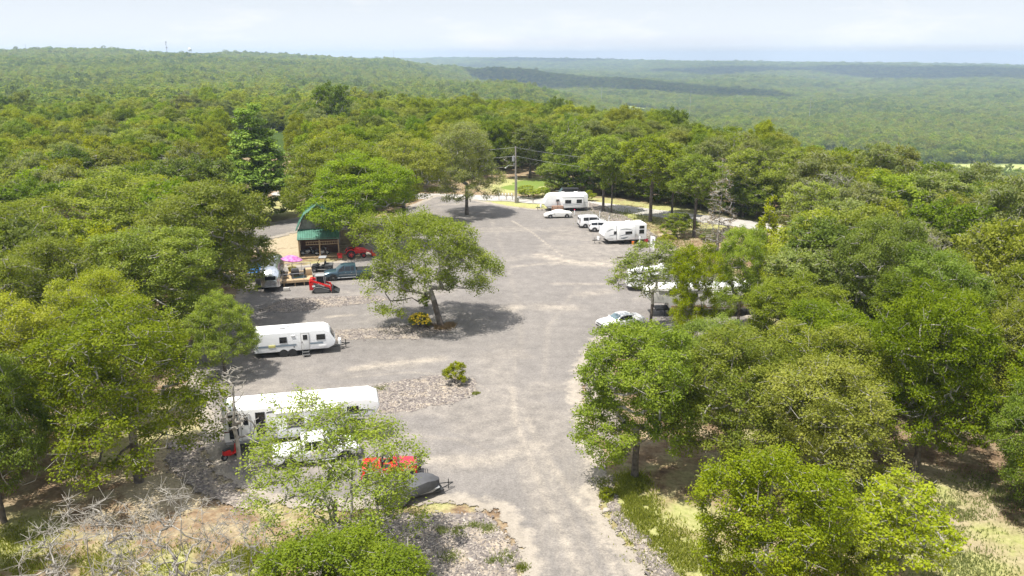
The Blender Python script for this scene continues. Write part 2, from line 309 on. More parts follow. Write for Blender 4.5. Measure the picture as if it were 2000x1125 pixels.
def far_mat():
    m, N, L, P = gmat('valley_floor'); g = N.new('ShaderNodeNewGeometry').outputs['Position']
    n = noise(N, L, g, .02, 5); f = attr(N, 'field')
    c = ramp(N, L, n, [(.3, (.035, .06, .015)), (.7, (.08, .11, .03))]); fc = ramp(N, L, n, [(.3, (.20, .27, .07)), (.7, (.34, .36, .14))])
    L.new(mix(N, L, f, c, fc), P.inputs['Base Color']); P.inputs['Roughness'].default_value = 1; P.inputs['Specular IOR Level'].default_value = 0; return m
M['far'] = far_mat()
def lot_mat():
    m, N, L, P = gmat('crushed_gravel'); g = N.new('ShaderNodeNewGeometry').outputs['Position']
    n0 = noise(N, L, g, .10, 4, .6); n1 = noise(N, L, g, .8, 5, .65); n2 = noise(N, L, g, 9, 4, .75); n3 = noise(N, L, g, 30, 2, .8)
    base = ramp(N, L, n0, [(.3, (.168, .153, .140)), (.5, (.184, .168, .154)), (.7, (.203, .185, .168))])
    base = mix(N, L, 1.0, base, ramp(N, L, n1, [(.3, .86), (.7, 1.1)]), 'MULTIPLY')
    sp = mix(N, L, 1.0, ramp(N, L, n2, [(.25, .62), (.5, 1.0), (.75, 1.4)]), ramp(N, L, n3, [(.25, .7), (.75, 1.3)]), 'MULTIPLY')
    base = mix(N, L, 1.0, base, sp, 'MULTIPLY')
    d = math_(N, L, 'MULTIPLY', attr(N, 'dirt'), ramp(N, L, math_(N, L, 'ADD', math_(N, L, 'MULTIPLY', n1, .6), math_(N, L, 'MULTIPLY', n2, .4)), [(.34, 0.05), (.62, 1.0)]))
    dc = mix(N, L, 1.0, ramp(N, L, n1, [(.3, (.36, .31, .245)), (.7, (.44, .385, .31))]), ramp(N, L, n2, [(.3, .85), (.7, 1.12)]), 'MULTIPLY')
    c = mix(N, L, math_(N, L, 'MULTIPLY', d, .85), base, dc)
    ed = attr(N, 'edge')          # signed distance to the outline (negative inside)
    e1 = math_(N, L, 'ADD', ed, math_(N, L, 'MULTIPLY', math_(N, L, 'SUBTRACT', n1, .5), 3.2))
    c = mix(N, L, ramp(N, L, math_(N, L, 'ADD', e1, 2.0), [(.3, 0.0), (1.0, .55)]), c, dc)
    L.new(c, P.inputs['Base Color']); P.inputs['Roughness'].default_value = .95; P.inputs['Specular IOR Level'].default_value = .2
    al = math_(N, L, 'ADD', e1, math_(N, L, 'MULTIPLY', math_(N, L, 'SUBTRACT', n2, .5), 1.2)); al = math_(N, L, 'LESS_THAN', al, -.25); L.new(al, P.inputs['Alpha'])
    bump(N, L, P, n2, .5, .05); return m
M['lot'] = lot_mat()
def road_mat():
    m, N, L, P = gmat('chip_seal_road'); g = N.new('ShaderNodeNewGeometry').outputs['Position']
    n1 = noise(N, L, g, .5, 5); n2 = noise(N, L, g, 7, 3, .7)
    c = mix(N, L, 1.0, ramp(N, L, n1, [(.3, (.33, .31, .285)), (.7, (.41, .385, .35))]), ramp(N, L, n2, [(.3, .88), (.7, 1.1)]), 'MULTIPLY')
    L.new(c, P.inputs['Base Color']); P.inputs['Roughness'].default_value = .95
    al = math_(N, L, 'ADD', attr(N, 'edge'), math_(N, L, 'MULTIPLY', math_(N, L, 'SUBTRACT', n1, .5), 1.5)); L.new(math_(N, L, 'LESS_THAN', al, 0.0), P.inputs['Alpha']); return m
M['road'] = road_mat()
def rockbed_mat():
    m, N, L, P = gmat('broken_shale'); g = N.new('ShaderNodeNewGeometry').outputs['Position']
    v = N.new('ShaderNodeTexVoronoi'); v.inputs['Scale'].default_value = 5.5; L.new(g, v.inputs['Vector']); n1 = noise(N, L, g, .8, 5); n2 = noise(N, L, g, 8, 4, .7)
    s = N.new('ShaderNodeSeparateColor'); L.new(v.outputs['Color'], s.inputs[0])
    c = ramp(N, L, s.outputs[0], [(0, (.12, .10, .092)), (.35, (.175, .15, .136)), (.7, (.25, .215, .185)), (1, (.37, .32, .26))])
    c = mix(N, L, 1.0, c, ramp(N, L, n2, [(.3, .7), (.7, 1.2)]), 'MULTIPLY'); c = mix(N, L, ramp(N, L, n1, [(.45, 0.0), (.68, .6)]), c, (.44, .36, .26))
    L.new(c, P.inputs['Base Color']); P.inputs['Roughness'].default_value = .95
    al = math_(N, L, 'ADD', attr(N, 'edge'), math_(N, L, 'MULTIPLY', math_(N, L, 'SUBTRACT', n1, .5), 2.2)); al = math_(N, L, 'ADD', al, math_(N, L, 'MULTIPLY', math_(N, L, 'SUBTRACT', n2, .5), 1.0)); L.new(math_(N, L, 'LESS_THAN', al, -.1), P.inputs['Alpha'])
    bump(N, L, P, v.outputs['Distance'], .8, .12); return m
M['rockbed'] = rockbed_mat()
def gridfaces(nx, ny, keep=None):
    i = np.arange(nx - 1)[:, None] * ny + np.arange(ny - 1)[None, :]
    f = np.stack([i, i + ny, i + ny + 1, i + 1], -1).reshape(-1, 4)
    if keep is not None: f = f[keep.ravel()]
    return f
# near ground: one fine sheet over the plateau
gx = np.arange(-100, 100.1, .6); gy = np.arange(4, 235, .6); X, Y = np.meshgrid(gx, gy, indexing='ij')
Z = HT(X, Y) + (fbm(X / 6, Y / 6, 3) - .5) * .10 * np.clip(sdpoly(X, Y, LOT) / 3, 0, 1) - .03
V = np.stack([X, Y, Z], -1).reshape(-1, 3)
green = np.clip(blobs(X, Y, GREENB), 0, 1.3); bare = blobs(X, Y, BAREB); green = np.where(green > 1.0, 1.0, np.minimum(green, .9)) * 1.0
_rd = sdline(X, Y, ROAD); green = np.maximum(green, .65 * np.exp(-((_rd - 6) / 3.5) ** 2) * (X > 5) * (X < 60)); green = np.maximum(green, np.clip(fbm(X / 9, Y / 9, 21) - .50, 0, 1) * 2.2)
me = npmesh('ground', V, gridfaces(len(gx), len(gy)), [M['ground']], {'green': green.ravel(), 'bare': bare.ravel()}, True)
tag(link('ground', me), kind='structure')
# far terrain: polar sheet to the horizon, sunk under the near sheet
FIELDS = [(1960,292,60,900),(1275,200,70,1650),(1230,192,40,1750),(1640,250,30,900),(1120,186,30,1300)]
rr = np.concatenate([[2, 40, 80, 120, 160, 200], 220 * (9300 / 220) ** np.linspace(0, 1, 150)]); aa = np.concatenate([np.radians(np.arange(-180, -62, 6)), np.radians(np.arange(-62, 62, .6)), np.radians(np.arange(62, 181, 6))])
R_, A_ = np.meshgrid(rr, aa, indexing='ij'); X = R_ * np.sin(A_); Y = R_ * np.cos(A_); Z = HT(X, Y)
Z = Z - np.where((X > -103) & (X < 103) & (Y > 0) & (Y < 238), 1.2, 0.10)
def fieldmask(X, Y):
    f = np.zeros(np.shape(X))
    for px, py, r, D in FIELDS:
        r_ = ray(px, py); k = D / math.hypot(r_[0], r_[1]); cx, cy_ = r_[0] * k, r_[1] * k
        f = np.maximum(f, (np.hypot((X - cx) / 2.2, Y - cy_) < r) * 1.0)
    return f
me = npmesh('terrain', np.stack([X, Y, Z], -1).reshape(-1, 3), gridfaces(len(rr), len(aa)), [M['far']], {'field': fieldmask(X, Y).ravel()}, True)
tag(link('hills', me), kind='structure')
def sheet(name, poly, z, m, cell, pad=1.2, kind='structure', line=None, w=0, dirt=False, lab=None, cat=None, hump=0):
    P = np.array(poly); p = pad + w
    gx = np.arange(P[:, 0].min() - p, P[:, 0].max() + p + cell, cell); gy = np.arange(P[:, 1].min() - p, P[:, 1].max() + p + cell, cell)
    X, Y = np.meshgrid(gx, gy, indexing='ij'); D = sdline(X, Y, poly) - w if line else sdpoly(X, Y, poly)
    keep = (D[:-1, :-1] < pad) | (D[1:, 1:] < pad); at = {'edge': D.ravel()}
    if dirt:
        d = np.zeros(X.shape)
        for q, ww, s in DIRTW:
            dd = sdline(X, Y, q); d = np.maximum(d, s * np.exp(-(dd / (ww * 1.3)) ** 2))
        d = np.maximum(d, np.clip((fbm(X / 9, Y / 6, 31) - .52) * 3.0, 0, .28)); at['dirt'] = d.ravel()
    Z = np.full(X.shape, z) + hump * np.clip(-D / 1.5, 0, 1) * fbm(X / 1.5, Y / 1.5, 8)
    f = gridfaces(len(gx), len(gy), keep); us = np.unique(f); mp_ = np.full(X.size, -1); mp_[us] = np.arange(len(us))
    me = npmesh(name, np.stack([X, Y, Z], -1).reshape(-1, 3)[us], mp_[f], [m], {k: v[us] for k, v in at.items()}, True)
    return tag(link(name, me), kind=kind, label=lab, cat=cat)
sheet('road', ROAD, .035, M['road'], .6, line=True, w=3.1)
sheet('gravel_drive', DRIVE, .045, M['lot'], .5, dirt=True)
sheet('gravel_lot', LOT, .055, M['lot'], .28, dirt=True)
rl = ['bottom rock bed left of the drive','rock strip with the light green shrub','thin rock strip left of the leaning tree','rock strip below the silver trailer','rock edging by the white muscle car','rock edging of the lower right drive','rock edging behind the far trailers','rock pile beside the long white trailer','rocks beneath the right hand trailers']
# stones
def stones(name, poly, n, seed, lab):
    r = np.random.default_rng(seed); P = np.array(poly); lo = P.min(0); hi = P.max(0)
    x = r.uniform(lo[0], hi[0], n * 4); y = r.uniform(lo[1], hi[1], n * 4); k = sdpoly(x, y, poly) < -.15 + r.normal(0, .25, n * 4); x = x[k][:n]; y = y[k][:n]; n = len(x)
    s = r.uniform(.035, .115, n) * (1 + (r.random(n) < .05) * 1.3); a = r.uniform(0, 6.28, n); base = np.array([[1, .1, 0], [.2, .75, 0], [-.9, .35, 0], [-.3, -.8, 0], [.5, -.3, .75], [-.35, .2, .8]])
    B = base[None] * s[:, None, None] * np.stack([np.ones(n), r.uniform(.5, 1, n), r.uniform(.25, .6, n)], -1)[:, None, :]
    B = B + r.normal(0, .12, B.shape) * s[:, None, None]; c, s_ = np.cos(a)[:, None], np.sin(a)[:, None]
    X = B[..., 0] * c - B[..., 1] * s_ + x[:, None]; Y = B[..., 0] * s_ + B[..., 1] * c + y[:, None]; Z = B[..., 2] + .09
    F = np.array([[0, 1, 5], [0, 5, 4], [1, 2, 5], [2, 3, 5], [3, 4, 5], [3, 0, 4]]); F = F[None] + (np.arange(n) * 6)[:, None, None]
    me = npmesh(name, np.stack([X, Y, Z], -1).reshape(-1, 3), F.reshape(-1, 3), [M['stone']], {'tint': np.repeat(r.random(n), 6)})
    return tag(link(name, me), kind='stuff', label=lab, cat='rocks')
def stone_mat():
    m, N, L, P = gmat('shale_stones'); c = ramp(N, L, attr(N, 'tint'), [(0, (.11, .095, .088)), (.4, (.175, .152, .14)), (.75, (.26, .225, .195)), (1, (.40, .355, .30))]); L.new(c, P.inputs['Base Color']); P.inputs['Roughness'].default_value = .9; return m
M['stone'] = stone_mat()
for i, q in enumerate(ROCKS):
    A = np.array(q); area = abs(np.sum(A[:, 0] * np.roll(A[:, 1], -1) - A[:, 1] * np.roll(A[:, 0], -1))) / 2
    sheet('rock_bed', q, .068 + .002 * i, M['rockbed'], .35, pad=.8, kind='stuff', lab='bed under the ' + rl[i], cat='rocks')
    stones('rocks', q, int(min(12000, area * 38)), 50 + i, rl[i] + ', loose brown and grey stones')
# scattered stones over the lot
# ---------------- grass ----------------
def grass(name, pts, n, h, seed, lab, col='leaf'):
    r = np.random.default_rng(seed); k = r.integers(0, len(pts), n); C = np.array([[*G(p[0], p[1]), p[2]] for p in pts])[k]
    q = r.normal(0, .6, (n, 2)); x = C[:, 0] + q[:, 0] * C[:, 2]; y = C[:, 1] + q[:, 1] * C[:, 2]
    kk = fbm(x * 1.2, y * 1.2, seed) > .33; x = x[kk]; y = y[kk]; n = len(x); a = r.uniform(0, 6.28, n); hh = h * r.uniform(.4, 1.2, n); w = .03 + .02 * r.random(n); l = r.normal(0, .35, (n, 2)) * hh[:, None]
    z = HT(x, y) + .02; dx = np.cos(a) * w; dy = np.sin(a) * w
    V = np.stack([np.stack([x - dx, y - dy, z], -1), np.stack([x + dx, y + dy, z], -1), np.stack([x + l[:, 0], y + l[:, 1], z + hh], -1)], 1)
    me = npmesh(name, V.reshape(-1, 3), np.arange(n * 3).reshape(-1, 3), [M[col]], {'tint': np.repeat(r.random(n), 3)})
    return tag(link(name, me), kind='stuff', label=lab, cat='grass')
grass('grass', [(1240,975,1.2),(1235,940,.9),(1250,1010,1.3),(1290,1050,1.6),(1330,1090,1.8),(1220,965,.6),(1400,1110,1.8),(1185,972,.35)], 16000, .22, 3, 'bright yellow-green grass along the lower right drive edge', 'grassy')
grass('grass', [(1780,1050,3),(1720,960,2),(1880,1110,2.5),(1950,960,2.5),(1850,1000,2)], 16000, .16, 4, 'thin dry grass in the clearing at the lower right', 'leafpale')
grass('grass', [(895,1040,.5),(950,1035,.4),(990,1090,.5),(925,1030,.4),(965,1100,.4),(860,1040,.4),(880,1090,.5)], 2600, .22, 5, 'weeds growing through the lower rock bed', 'leafpale')
grass('grass', [(1420,545,3.5),(1390,520,3),(1290,470,4),(1210,418,6),(1300,440,6)], 14000, .25, 6, 'rough grass bank behind the right hand rock edging', 'leafpale')
grass('grass', [(860,642,.5),(872,640,.6),(845,640,.5),(880,636,.4)], 3500, .35, 9, 'dry tan grass around the foot of the leaning oak', 'dryleaf')
grass('grass', [(1160,700,.6),(1190,880,.8),(1180,945,.6),(1020,1110,.3),(745,760,.5),(930,770,.3),(600,655,.6),(700,1000,1.2)], 2600, .18, 10, 'scattered weeds along the edges of the gravel', 'grassy')
grass('grass', [(30,1060,2),(60,1110,2),(330,1110,2.5),(480,1110,1.5),(480,1090,1.0),(200,1100,2)], 11000, .2, 7, 'grass beneath the bare trees at the lower left', 'grassy')
# ---------------- trees ----------------
def tubes(P0, P1, R0, R1, n):
    P0 = np.array(P0, float); P1 = np.array(P1, float); R0 = np.array(R0); R1 = np.array(R1); d = P1 - P0; L = np.linalg.norm(d, axis=1, keepdims=True) + 1e-9; d = d / L
    P1 = P1 + d * np.minimum(L, R1[:, None]) * .5
    u = np.cross(d, np.where(np.abs(d[:, 2:3]) > .9, np.array([[1., 0, 0]]), np.array([[0, 0, 1.]]))); u /= np.linalg.norm(u, axis=1, keepdims=True) + 1e-9; v = np.cross(d, u)
    a = np.arange(n) * 2 * math.pi / n; ring = u[:, None] * np.cos(a)[None, :, None] + v[:, None] * np.sin(a)[None, :, None]
    V = np.concatenate([P0[:, None] + ring * R0[:, None, None], P1[:, None] + ring * R1[:, None, None]], 1)
    i = np.arange(n); F = np.stack([i, (i + 1) % n, (i + 1) % n + n, i + n], -1)[None] + (np.arange(len(P0)) * 2 * n)[:, None, None]
    return V.reshape(-1, 3), F.reshape(-1, 4)
def treegen(seed, H, R, cb=.3, nclus=200, nleaf=100, ls=.18, rcf=.17, flat=.52, lean=(0, 0), shape='oak', r0=None, twig=1.0, nlobes=7, stems=1):
    r = np.random.default_rng(seed); zc = H * (cb + 1) / 2; lobes = []
    if shape == 'pine':
        for k in range(9):
            t = (k + .5) / 9; rad = R * (1 - t * .75) * r.uniform(.8, 1.1); z = H * (cb + (1 - cb) * t * .98)
            for j in range(5 if k < 7 else 3):
                a = r.uniform(0, 6.28); lobes.append((math.cos(a) * rad * .55, math.sin(a) * rad * .55, z, rad * .62, rad * .50))
        lobes.append((0, 0, H * .93, R * .32, H * .08))
    elif shape == 'cone':
        for k in range(7):
            t = k / 6; rad = R * (1 - t * .8); a = k * 2.4; lobes.append((math.cos(a) * rad * .3, math.sin(a) * rad * .3, H * (cb + (.97 - cb) * t * .95), rad * .8, (1 - cb) * H * .16))
    else:
        lobes.append((0, 0, H * (cb + (1 - cb) * .56), R * .62, H * (1 - cb) * .44))
        for k in range(nlobes):
            a = k * 2.4 + r.uniform(-.4, .4); q = R * r.uniform(.42, .66); z = H * (cb + (1 - cb) * r.uniform(.15, .78)); lobes.append((math.cos(a) * q, math.sin(a) * q, z, R * r.uniform(.30, .46), H * (1 - cb) * r.uniform(.18, .28)))
    Lb = np.array(lobes); w = Lb[:, 3] ** 2; w /= w.sum(); rc = R * rcf; C = []; Cn = []
    tries = 0
    while len(C) < nclus and tries < nclus * 25:
        tries += 1; k = r.choice(len(Lb), p=w); d = r.normal(0, 1, 3); d /= np.linalg.norm(d)
        if d[2] < -.35 and r.random() < .75: continue
        f = r.uniform(.55, 1.05) if r.random() < .25 else r.uniform(.85, 1.05); p = Lb[k, :3] + d * np.array([Lb[k, 3], Lb[k, 3], Lb[k, 4]]) * f
        q = (p - Lb[:, :3]) / np.stack([Lb[:, 3], Lb[:, 3], Lb[:, 4]], -1); inn = (np.linalg.norm(q, axis=1) < .72).any()
        if inn and r.random() < .85: continue
        if C and np.min(np.linalg.norm(np.array(C) - p, axis=1)) < rc * .55: continue
        C.append(p); Cn.append(d)
    C = np.array(C); Cn = np.array(Cn)
    # skeleton
    nodes = [np.zeros(3)]; par = [-1]; sv = []
    r0 = r0 or H * .017 + .03; nt_ = 7; rootn = []
    for s in range(stems):
        a = s * 2 * math.pi / max(stems, 1) + .7; sp = 0 if stems == 1 else R * .35; prev = 0
        for i in range(1, nt_ + 1):
            t = i / nt_; z = H * t * (.80 if shape == 'oak' else .93)
            p = np.array([math.cos(a) * sp * t + r.normal(0, .012 * H) * t, math.sin(a) * sp * t + r.normal(0, .012 * H) * t, z])
            if shape != 'oak': p[:2] *= .3
            nodes.append(p); par.append(prev); prev = len(nodes) - 1
    order = np.argsort(np.linalg.norm(C - np.array([0, 0, H * cb * 1.0]), axis=1)); ends = []
    for k in order:
        A = np.array(nodes); dz = C[k][2] - A[:, 2]; D = np.linalg.norm(A - C[k], axis=1) + np.where(dz < 0.0, -dz * (1.2 if shape == 'oak' else .1), 0) + np.where(A[:, 2] < H * cb * .75, 50, 0)
        j = int(np.argmin(D)); b = C[k] - A[j]; ln = np.linalg.norm(b)
        nseg = 1 if ln < rc * 1.2 else (2 if ln < rc * 3 else 3); prev = j
        for i in range(1, nseg + 1):
            t = i / nseg; p = A[j] + b * t + (r.normal(0, .09, 3) * ln * (1 if i < nseg else 0)); p[2] += math.sin(t * math.pi) * ln * -.06 + (0 if i < nseg else -.25 * rc)
            nodes.append(p); par.append(prev); prev = len(nodes) - 1
        ends.append(prev)
        if twig > 0:
            for q in range(int(2 * twig + r.random())):
                e = nodes[prev] + r.normal(0, 1, 3) * rc * .62 * np.array([1, 1, .7]) + np.array([0, 0, .15 * rc]); nodes.append(e); par.append(prev)
    n = len(nodes); A = np.array(nodes); par = np.array(par); cnt = np.zeros(n)
    for i in range(n - 1, 0, -1): cnt[i] = max(cnt[i], 1); cnt[par[i]] += cnt[i]
    rad = r0 * (cnt / cnt[0]) ** .5; rad = np.maximum(rad, (.012 if nleaf else .008) + .012 * (ls > .25)); rad[0] = r0 * 1.3
    lz = A[:, 2:3] / H; sh = np.array([[lean[0], lean[1], 0]]) * lz * (1.25 - .25 * lz); A = A + sh; C = C + np.array([[lean[0], lean[1], 0]]) * (C[:, 2:3] / H) * (1.25 - .25 * C[:, 2:3] / H)
    idx = np.arange(1, n); big = rad[idx] > r0 * .16; out = []
    V1, F1 = tubes(A[par[idx[big]]], A[idx[big]], np.minimum(rad[par[idx[big]]], rad[idx[big]] * 1.35), rad[idx[big]], 7)
    sm = idx[~big]; V2, F2 = tubes(A[par[sm]], A[sm], np.minimum(rad[par[sm]], rad[sm] * 1.4), rad[sm] * .8, 4) if len(sm) else (np.zeros((0, 3)), np.zeros((0, 4), int))
    tV = np.concatenate([V1, V2]); tF = np.concatenate([F1, F2 + len(V1)]).astype(int); mi = np.concatenate([(np.arange(len(F1)) * 0 + (A[idx[big]][:, 2].repeat(7) > H * max(cb, .25) * 1.1)), np.ones(len(F2))]).astype(int)
    if nleaf == 0: return tV, tF, mi, None, None, None
    m = len(C); nl = r.poisson(nleaf, m) if nleaf > 6 else np.full(m, nleaf); ci = np.repeat(np.arange(m), nl); N_ = len(ci)
    d = r.normal(0, 1, (N_, 3)); d /= np.linalg.norm(d, axis=1, keepdims=True); rad_ = r.random(N_) ** .45
    cs = r.uniform(.75, 1.25, m)[ci]; p = C[ci] + d * (rad_ * cs * rc)[:, None] * np.array([1, 1, flat])
    p += r.normal(0, rc * .12, p.shape)
    if shape == 'pine': nrm = d * .5 + r.normal(0, .45, (N_, 3)) + np.array([0, 0, .7])
    else: nrm = d * .55 + r.normal(0, .55, (N_, 3)) + np.array([0, 0, .75])
    nrm /= np.linalg.norm(nrm, axis=1, keepdims=True); t = np.cross(nrm, r.normal(0, 1, (N_, 3))); t /= np.linalg.norm(t, axis=1, keepdims=True) + 1e-9; b = np.cross(nrm, t)
    s = (ls * r.uniform(.6, 1.25, N_) * .5)[:, None]; wr = .5 if shape == 'pine' else .68
    V = np.stack([p - t * s, p - b * s * wr + nrm * s * .18, p + t * s, p + b * s * wr + nrm * s * .18], 1)
    ct = r.random(m); tint = np.clip(ct[ci] * .55 + r.random(N_) * .45 + .0, 0, 1)
    return tV, tF, mi, V.reshape(-1, 3), np.arange(N_ * 4).reshape(-1, 4), np.repeat(tint, 4)
class Kind:
    def __init__(s, name, H, R, leaf, limb='limb', trunkm='bark', **k):
        s.H = H; s.R = R; tV, tF, mi, V, F, T = treegen(H=H, R=R, **k)
        s.trunk = npmesh(name + '_trunk', tV, tF, [M[trunkm], M[limb]], smooth=True, midx=mi)
        s.crown = npmesh(name + '_crown', V, F, [M[leaf]], {'tint': T}) if V is not None else None
NT = [0]
def plant(kind, x, y, H, Wd, label, group=None, cat='tree', name='oak_tree', rz=None, z=None, leaf=None):
    NT[0] += 1; r = random.Random(NT[0] * 7 + 1); rz = r.uniform(0, 6.28) if rz is None else rz
    zz = float(HT(np.array([x]), np.array([y]))[0]) - .05 if z is None else z
    e = thing(name, (x, y, zz), rz, label, cat, group); sz = H / kind.H; sx = Wd / 2 / kind.R
    o = link('trunk', kind.trunk, e); o.scale = (sx * .5 + sz * .5, sx * .5 + sz * .5, sz) if False else (sx, sx, sz)
    if kind.crown:
        c = link('crown' if cat == 'tree' else 'foliage', kind.crown, e); c.scale = (sx, sx, sz)
        if leaf: c.material_slots[0].link = 'OBJECT'; c.material_slots[0].material = M[leaf]
        e['_c'] = 1; return e, c
    return e, None
K = {}
K['hero1'] = Kind('broad_oak', 11, 5, 'leaf', seed=11, cb=.22, nclus=320, nleaf=165, ls=.155, rcf=.14, nlobes=9)
K['hero2'] = Kind('tall_oak', 11, 4.2, 'leaf', seed=12, cb=.20, nclus=300, nleaf=165, ls=.15, rcf=.15, nlobes=9)
K['hero3'] = Kind('olive_oak', 11, 5, 'leafolive', seed=13, cb=.25, nclus=320, nleaf=150, ls=.15, rcf=.14, nlobes=9, twig=1.6)
K['sparse'] = Kind('thin_oak', 10, 4.4, 'leaf', seed=14, cb=.05, nclus=300, nleaf=74, ls=.13, rcf=.13, flat=.8, nlobes=10, twig=2.4, stems=2)
K['lean'] = Kind('leaning_oak', 11.5, 6.4, 'leaf', seed=27, cb=.20, nclus=340, nleaf=135, ls=.17, rcf=.12, flat=.7, nlobes=10, lean=(-2.3, .7), r0=.27)
K['bushy'] = Kind('low_bushy_oak', 9, 3.3, 'leaf', seed=16, cb=.08, nclus=320, nleaf=170, ls=.125, rcf=.17, nlobes=9)
K['young'] = Kind('young_lime_tree', 7, 2.6, 'leaflime', seed=17, cb=.15, nclus=190, nleaf=60, ls=.15, rcf=.15, nlobes=9, twig=1.5)
K['whispy'] = Kind('wispy_tree', 9, 3.2, 'leafolive', seed=48, cb=.38, nclus=170, nleaf=62, ls=.15, rcf=.15, nlobes=8, twig=2.2, r0=.11)
K['verge'] = Kind('verge_oak', 11, 4.0, 'leaf', seed=53, cb=.42, nclus=220, nleaf=80, ls=.25, rcf=.16, nlobes=9, twig=1.2)
K['thin'] = Kind('thinning_oak', 11, 4.4, 'leafpale', 'dead', seed=49, cb=.2, nclus=200, nleaf=17, ls=.28, rcf=.16, nlobes=9, twig=4)
K['dead1'] = Kind('bare_tree', 8, 2.6, 'leaf', 'dead', 'dead', seed=19, cb=.28, nclus=120, nleaf=0, rcf=.17, stems=3, twig=5, r0=.115, nlobes=9)
K['dead2'] = Kind('bare_snag', 9, 1.6, 'leaf', 'dead', 'dead', seed=20, cb=.35, nclus=46, nleaf=0, rcf=.25, twig=1.5, r0=.17, nlobes=6)
K['dead3'] = Kind('dead_tall', 13, 2.6, 'dryleaf', 'limb', 'limb', seed=21, cb=.15, nclus=210, nleaf=5, ls=.2, rcf=.16, twig=4, r0=.16, shape='cone')
K['pine'] = Kind('pine', 17, 4.4, 'needles', seed=22, cb=.14, nclus=420, nleaf=95, ls=.40, rcf=.16, shape='pine', flat=.55, r0=.33)
K['cone'] = Kind('narrow_tree', 10, 2.8, 'leaflime', seed=23, cb=.12, nclus=200, nleaf=70, ls=.26, rcf=.2, shape='cone')
mids = []
for i, (lf, cb, R, seed) in enumerate([('leaf', .10, 5, 31), ('leafolive', .12, 5, 32), ('leaf', .08, 4.4, 33), ('leafdark', .12, 4.6, 34), ('leafolive', .10, 5.2, 35), ('leafpale', .12, 4.6, 36)]):
    k = Kind('woodland_tree', 11, R, lf, seed=seed, cb=cb, nclus=210, nleaf=80, ls=.27, rcf=.15, nlobes=9, twig=1.2); mids.append(k)
lows = []
for i, (lf, cb, R, seed) in enumerate([('leaf', .1, 5, 41), ('leafolive', .1, 5, 42), ('leaf', .1, 4.6, 43), ('leafdark', .1, 4.6, 44), ('leafolive', .1, 5.2, 45), ('leafpale', .1, 4.8, 46), ('needles', .1, 4.2, 47)]):
    k = Kind('distant_tree', 11, R, lf, seed=seed, cb=cb, nclus=85, nleaf=14, ls=.85, rcf=.2, nlobes=8, twig=0, shape='oak'); lows.append(k)
HERO = []
def hero(kind, px, base, top, wpx, label, H=None, **k):
    if base:
        x, y = G(px, base); d = ray(px, top); Hh = H or CH + d[2] * y / d[1]
    else: x, y = G(px, top, H); Hh = H
    f = y * math.cos(PITCH) + (CH - .6 * Hh) * math.sin(PITCH); Wd = wpx / FPX * f
    HERO.append((x, y, Wd / 2)); return plant(K[kind] if isinstance(kind, str) else kind, x, y, Hh, Wd, label, **k)
# right side
hero('hero2', 1240, 932, 632, 262, 'medium green oak standing alone at the right edge of the lower drive')
hero('hero1', 1412, 928, 640, 290, 'dark trunked oak between the drive edge oak and the pale olive tree', rz=1)
hero('hero3', 1612, 905, 640, 265, 'pale olive tree with grey inner branches, behind the low bushy tree at lower right')
hero('hero2', 1785, 925, 560, 240, 'dark green oak shading the clearing, right of the pale olive tree', leaf='leafdark')
hero('hero1', 2010, 1010, 730, 200, 'tree cut by the right frame edge beside the clearing', leaf='leafdark')
hero('bushy', 1518, None, 875, 285, 'dense low bushy green tree at the bottom right, in front of the other oaks', H=9.3, rz=1)
hero('young', 1765, None, 925, 250, 'light yellow-green young tree at the bottom, right of the dense bushy tree', H=7.2)
hero('young', 1650, None, 1035, 190, 'small yellow-green tree at the bottom between the bushy tree and the taller young one', H=5.0)
hero('whispy', 1270, 655, 468, 175, 'thin wispy tree with a slender grey trunk in front of the rounded silvery-sided trailer', leaf='leaf')
hero('hero2', 1348, 690, 474, 108, 'slender olive tree growing between the two right hand trailers and the camera')
hero('hero2', 1275, 790, 640, 140, 'green tree partly hiding the white muscle car')
hero('hero2', 1440, 650, 440, 110, 'speckled olive tree at the right end of the right hand trailers')
hero('hero1', 1400, 800, 620, 200, 'green oak below the tan-skirted trailer on the right')
hero('hero2', 1530, 760, 540, 190, 'oak in the right woods just behind the pale olive tree', leaf='leafolive')
hero('cone', 1490, 560, 384, 85, 'bright lime-green upright tree rising from the right hand woods')
hero('dead3', 1400, 497, 318, 95, 'tall thin dead tree with brown leaves by the road on the right')
hero('verge', 1178, 413, 262, 95, 'dark oak on the verge behind the far trailers, left of a twin trunk')
hero('verge', 1194, 416, 290, 60, 'dark slim tree beside the verge oak, its trunk right of the first')
hero('verge', 1270, 432, 262, 120, 'tall verge oak with a pale trunk between lot and road')
hero('verge', 1355, 462, 300, 105, 'oak with a dark trunk on the leaf-strewn verge left of the dead tree')
hero(mids[2], 1322, 463, 415, 62, 'small green sapling on the verge beside the dark-trunked oak')
hero('verge', 1312, 420, 290, 80, 'dark roadside oak behind the verge sapling')
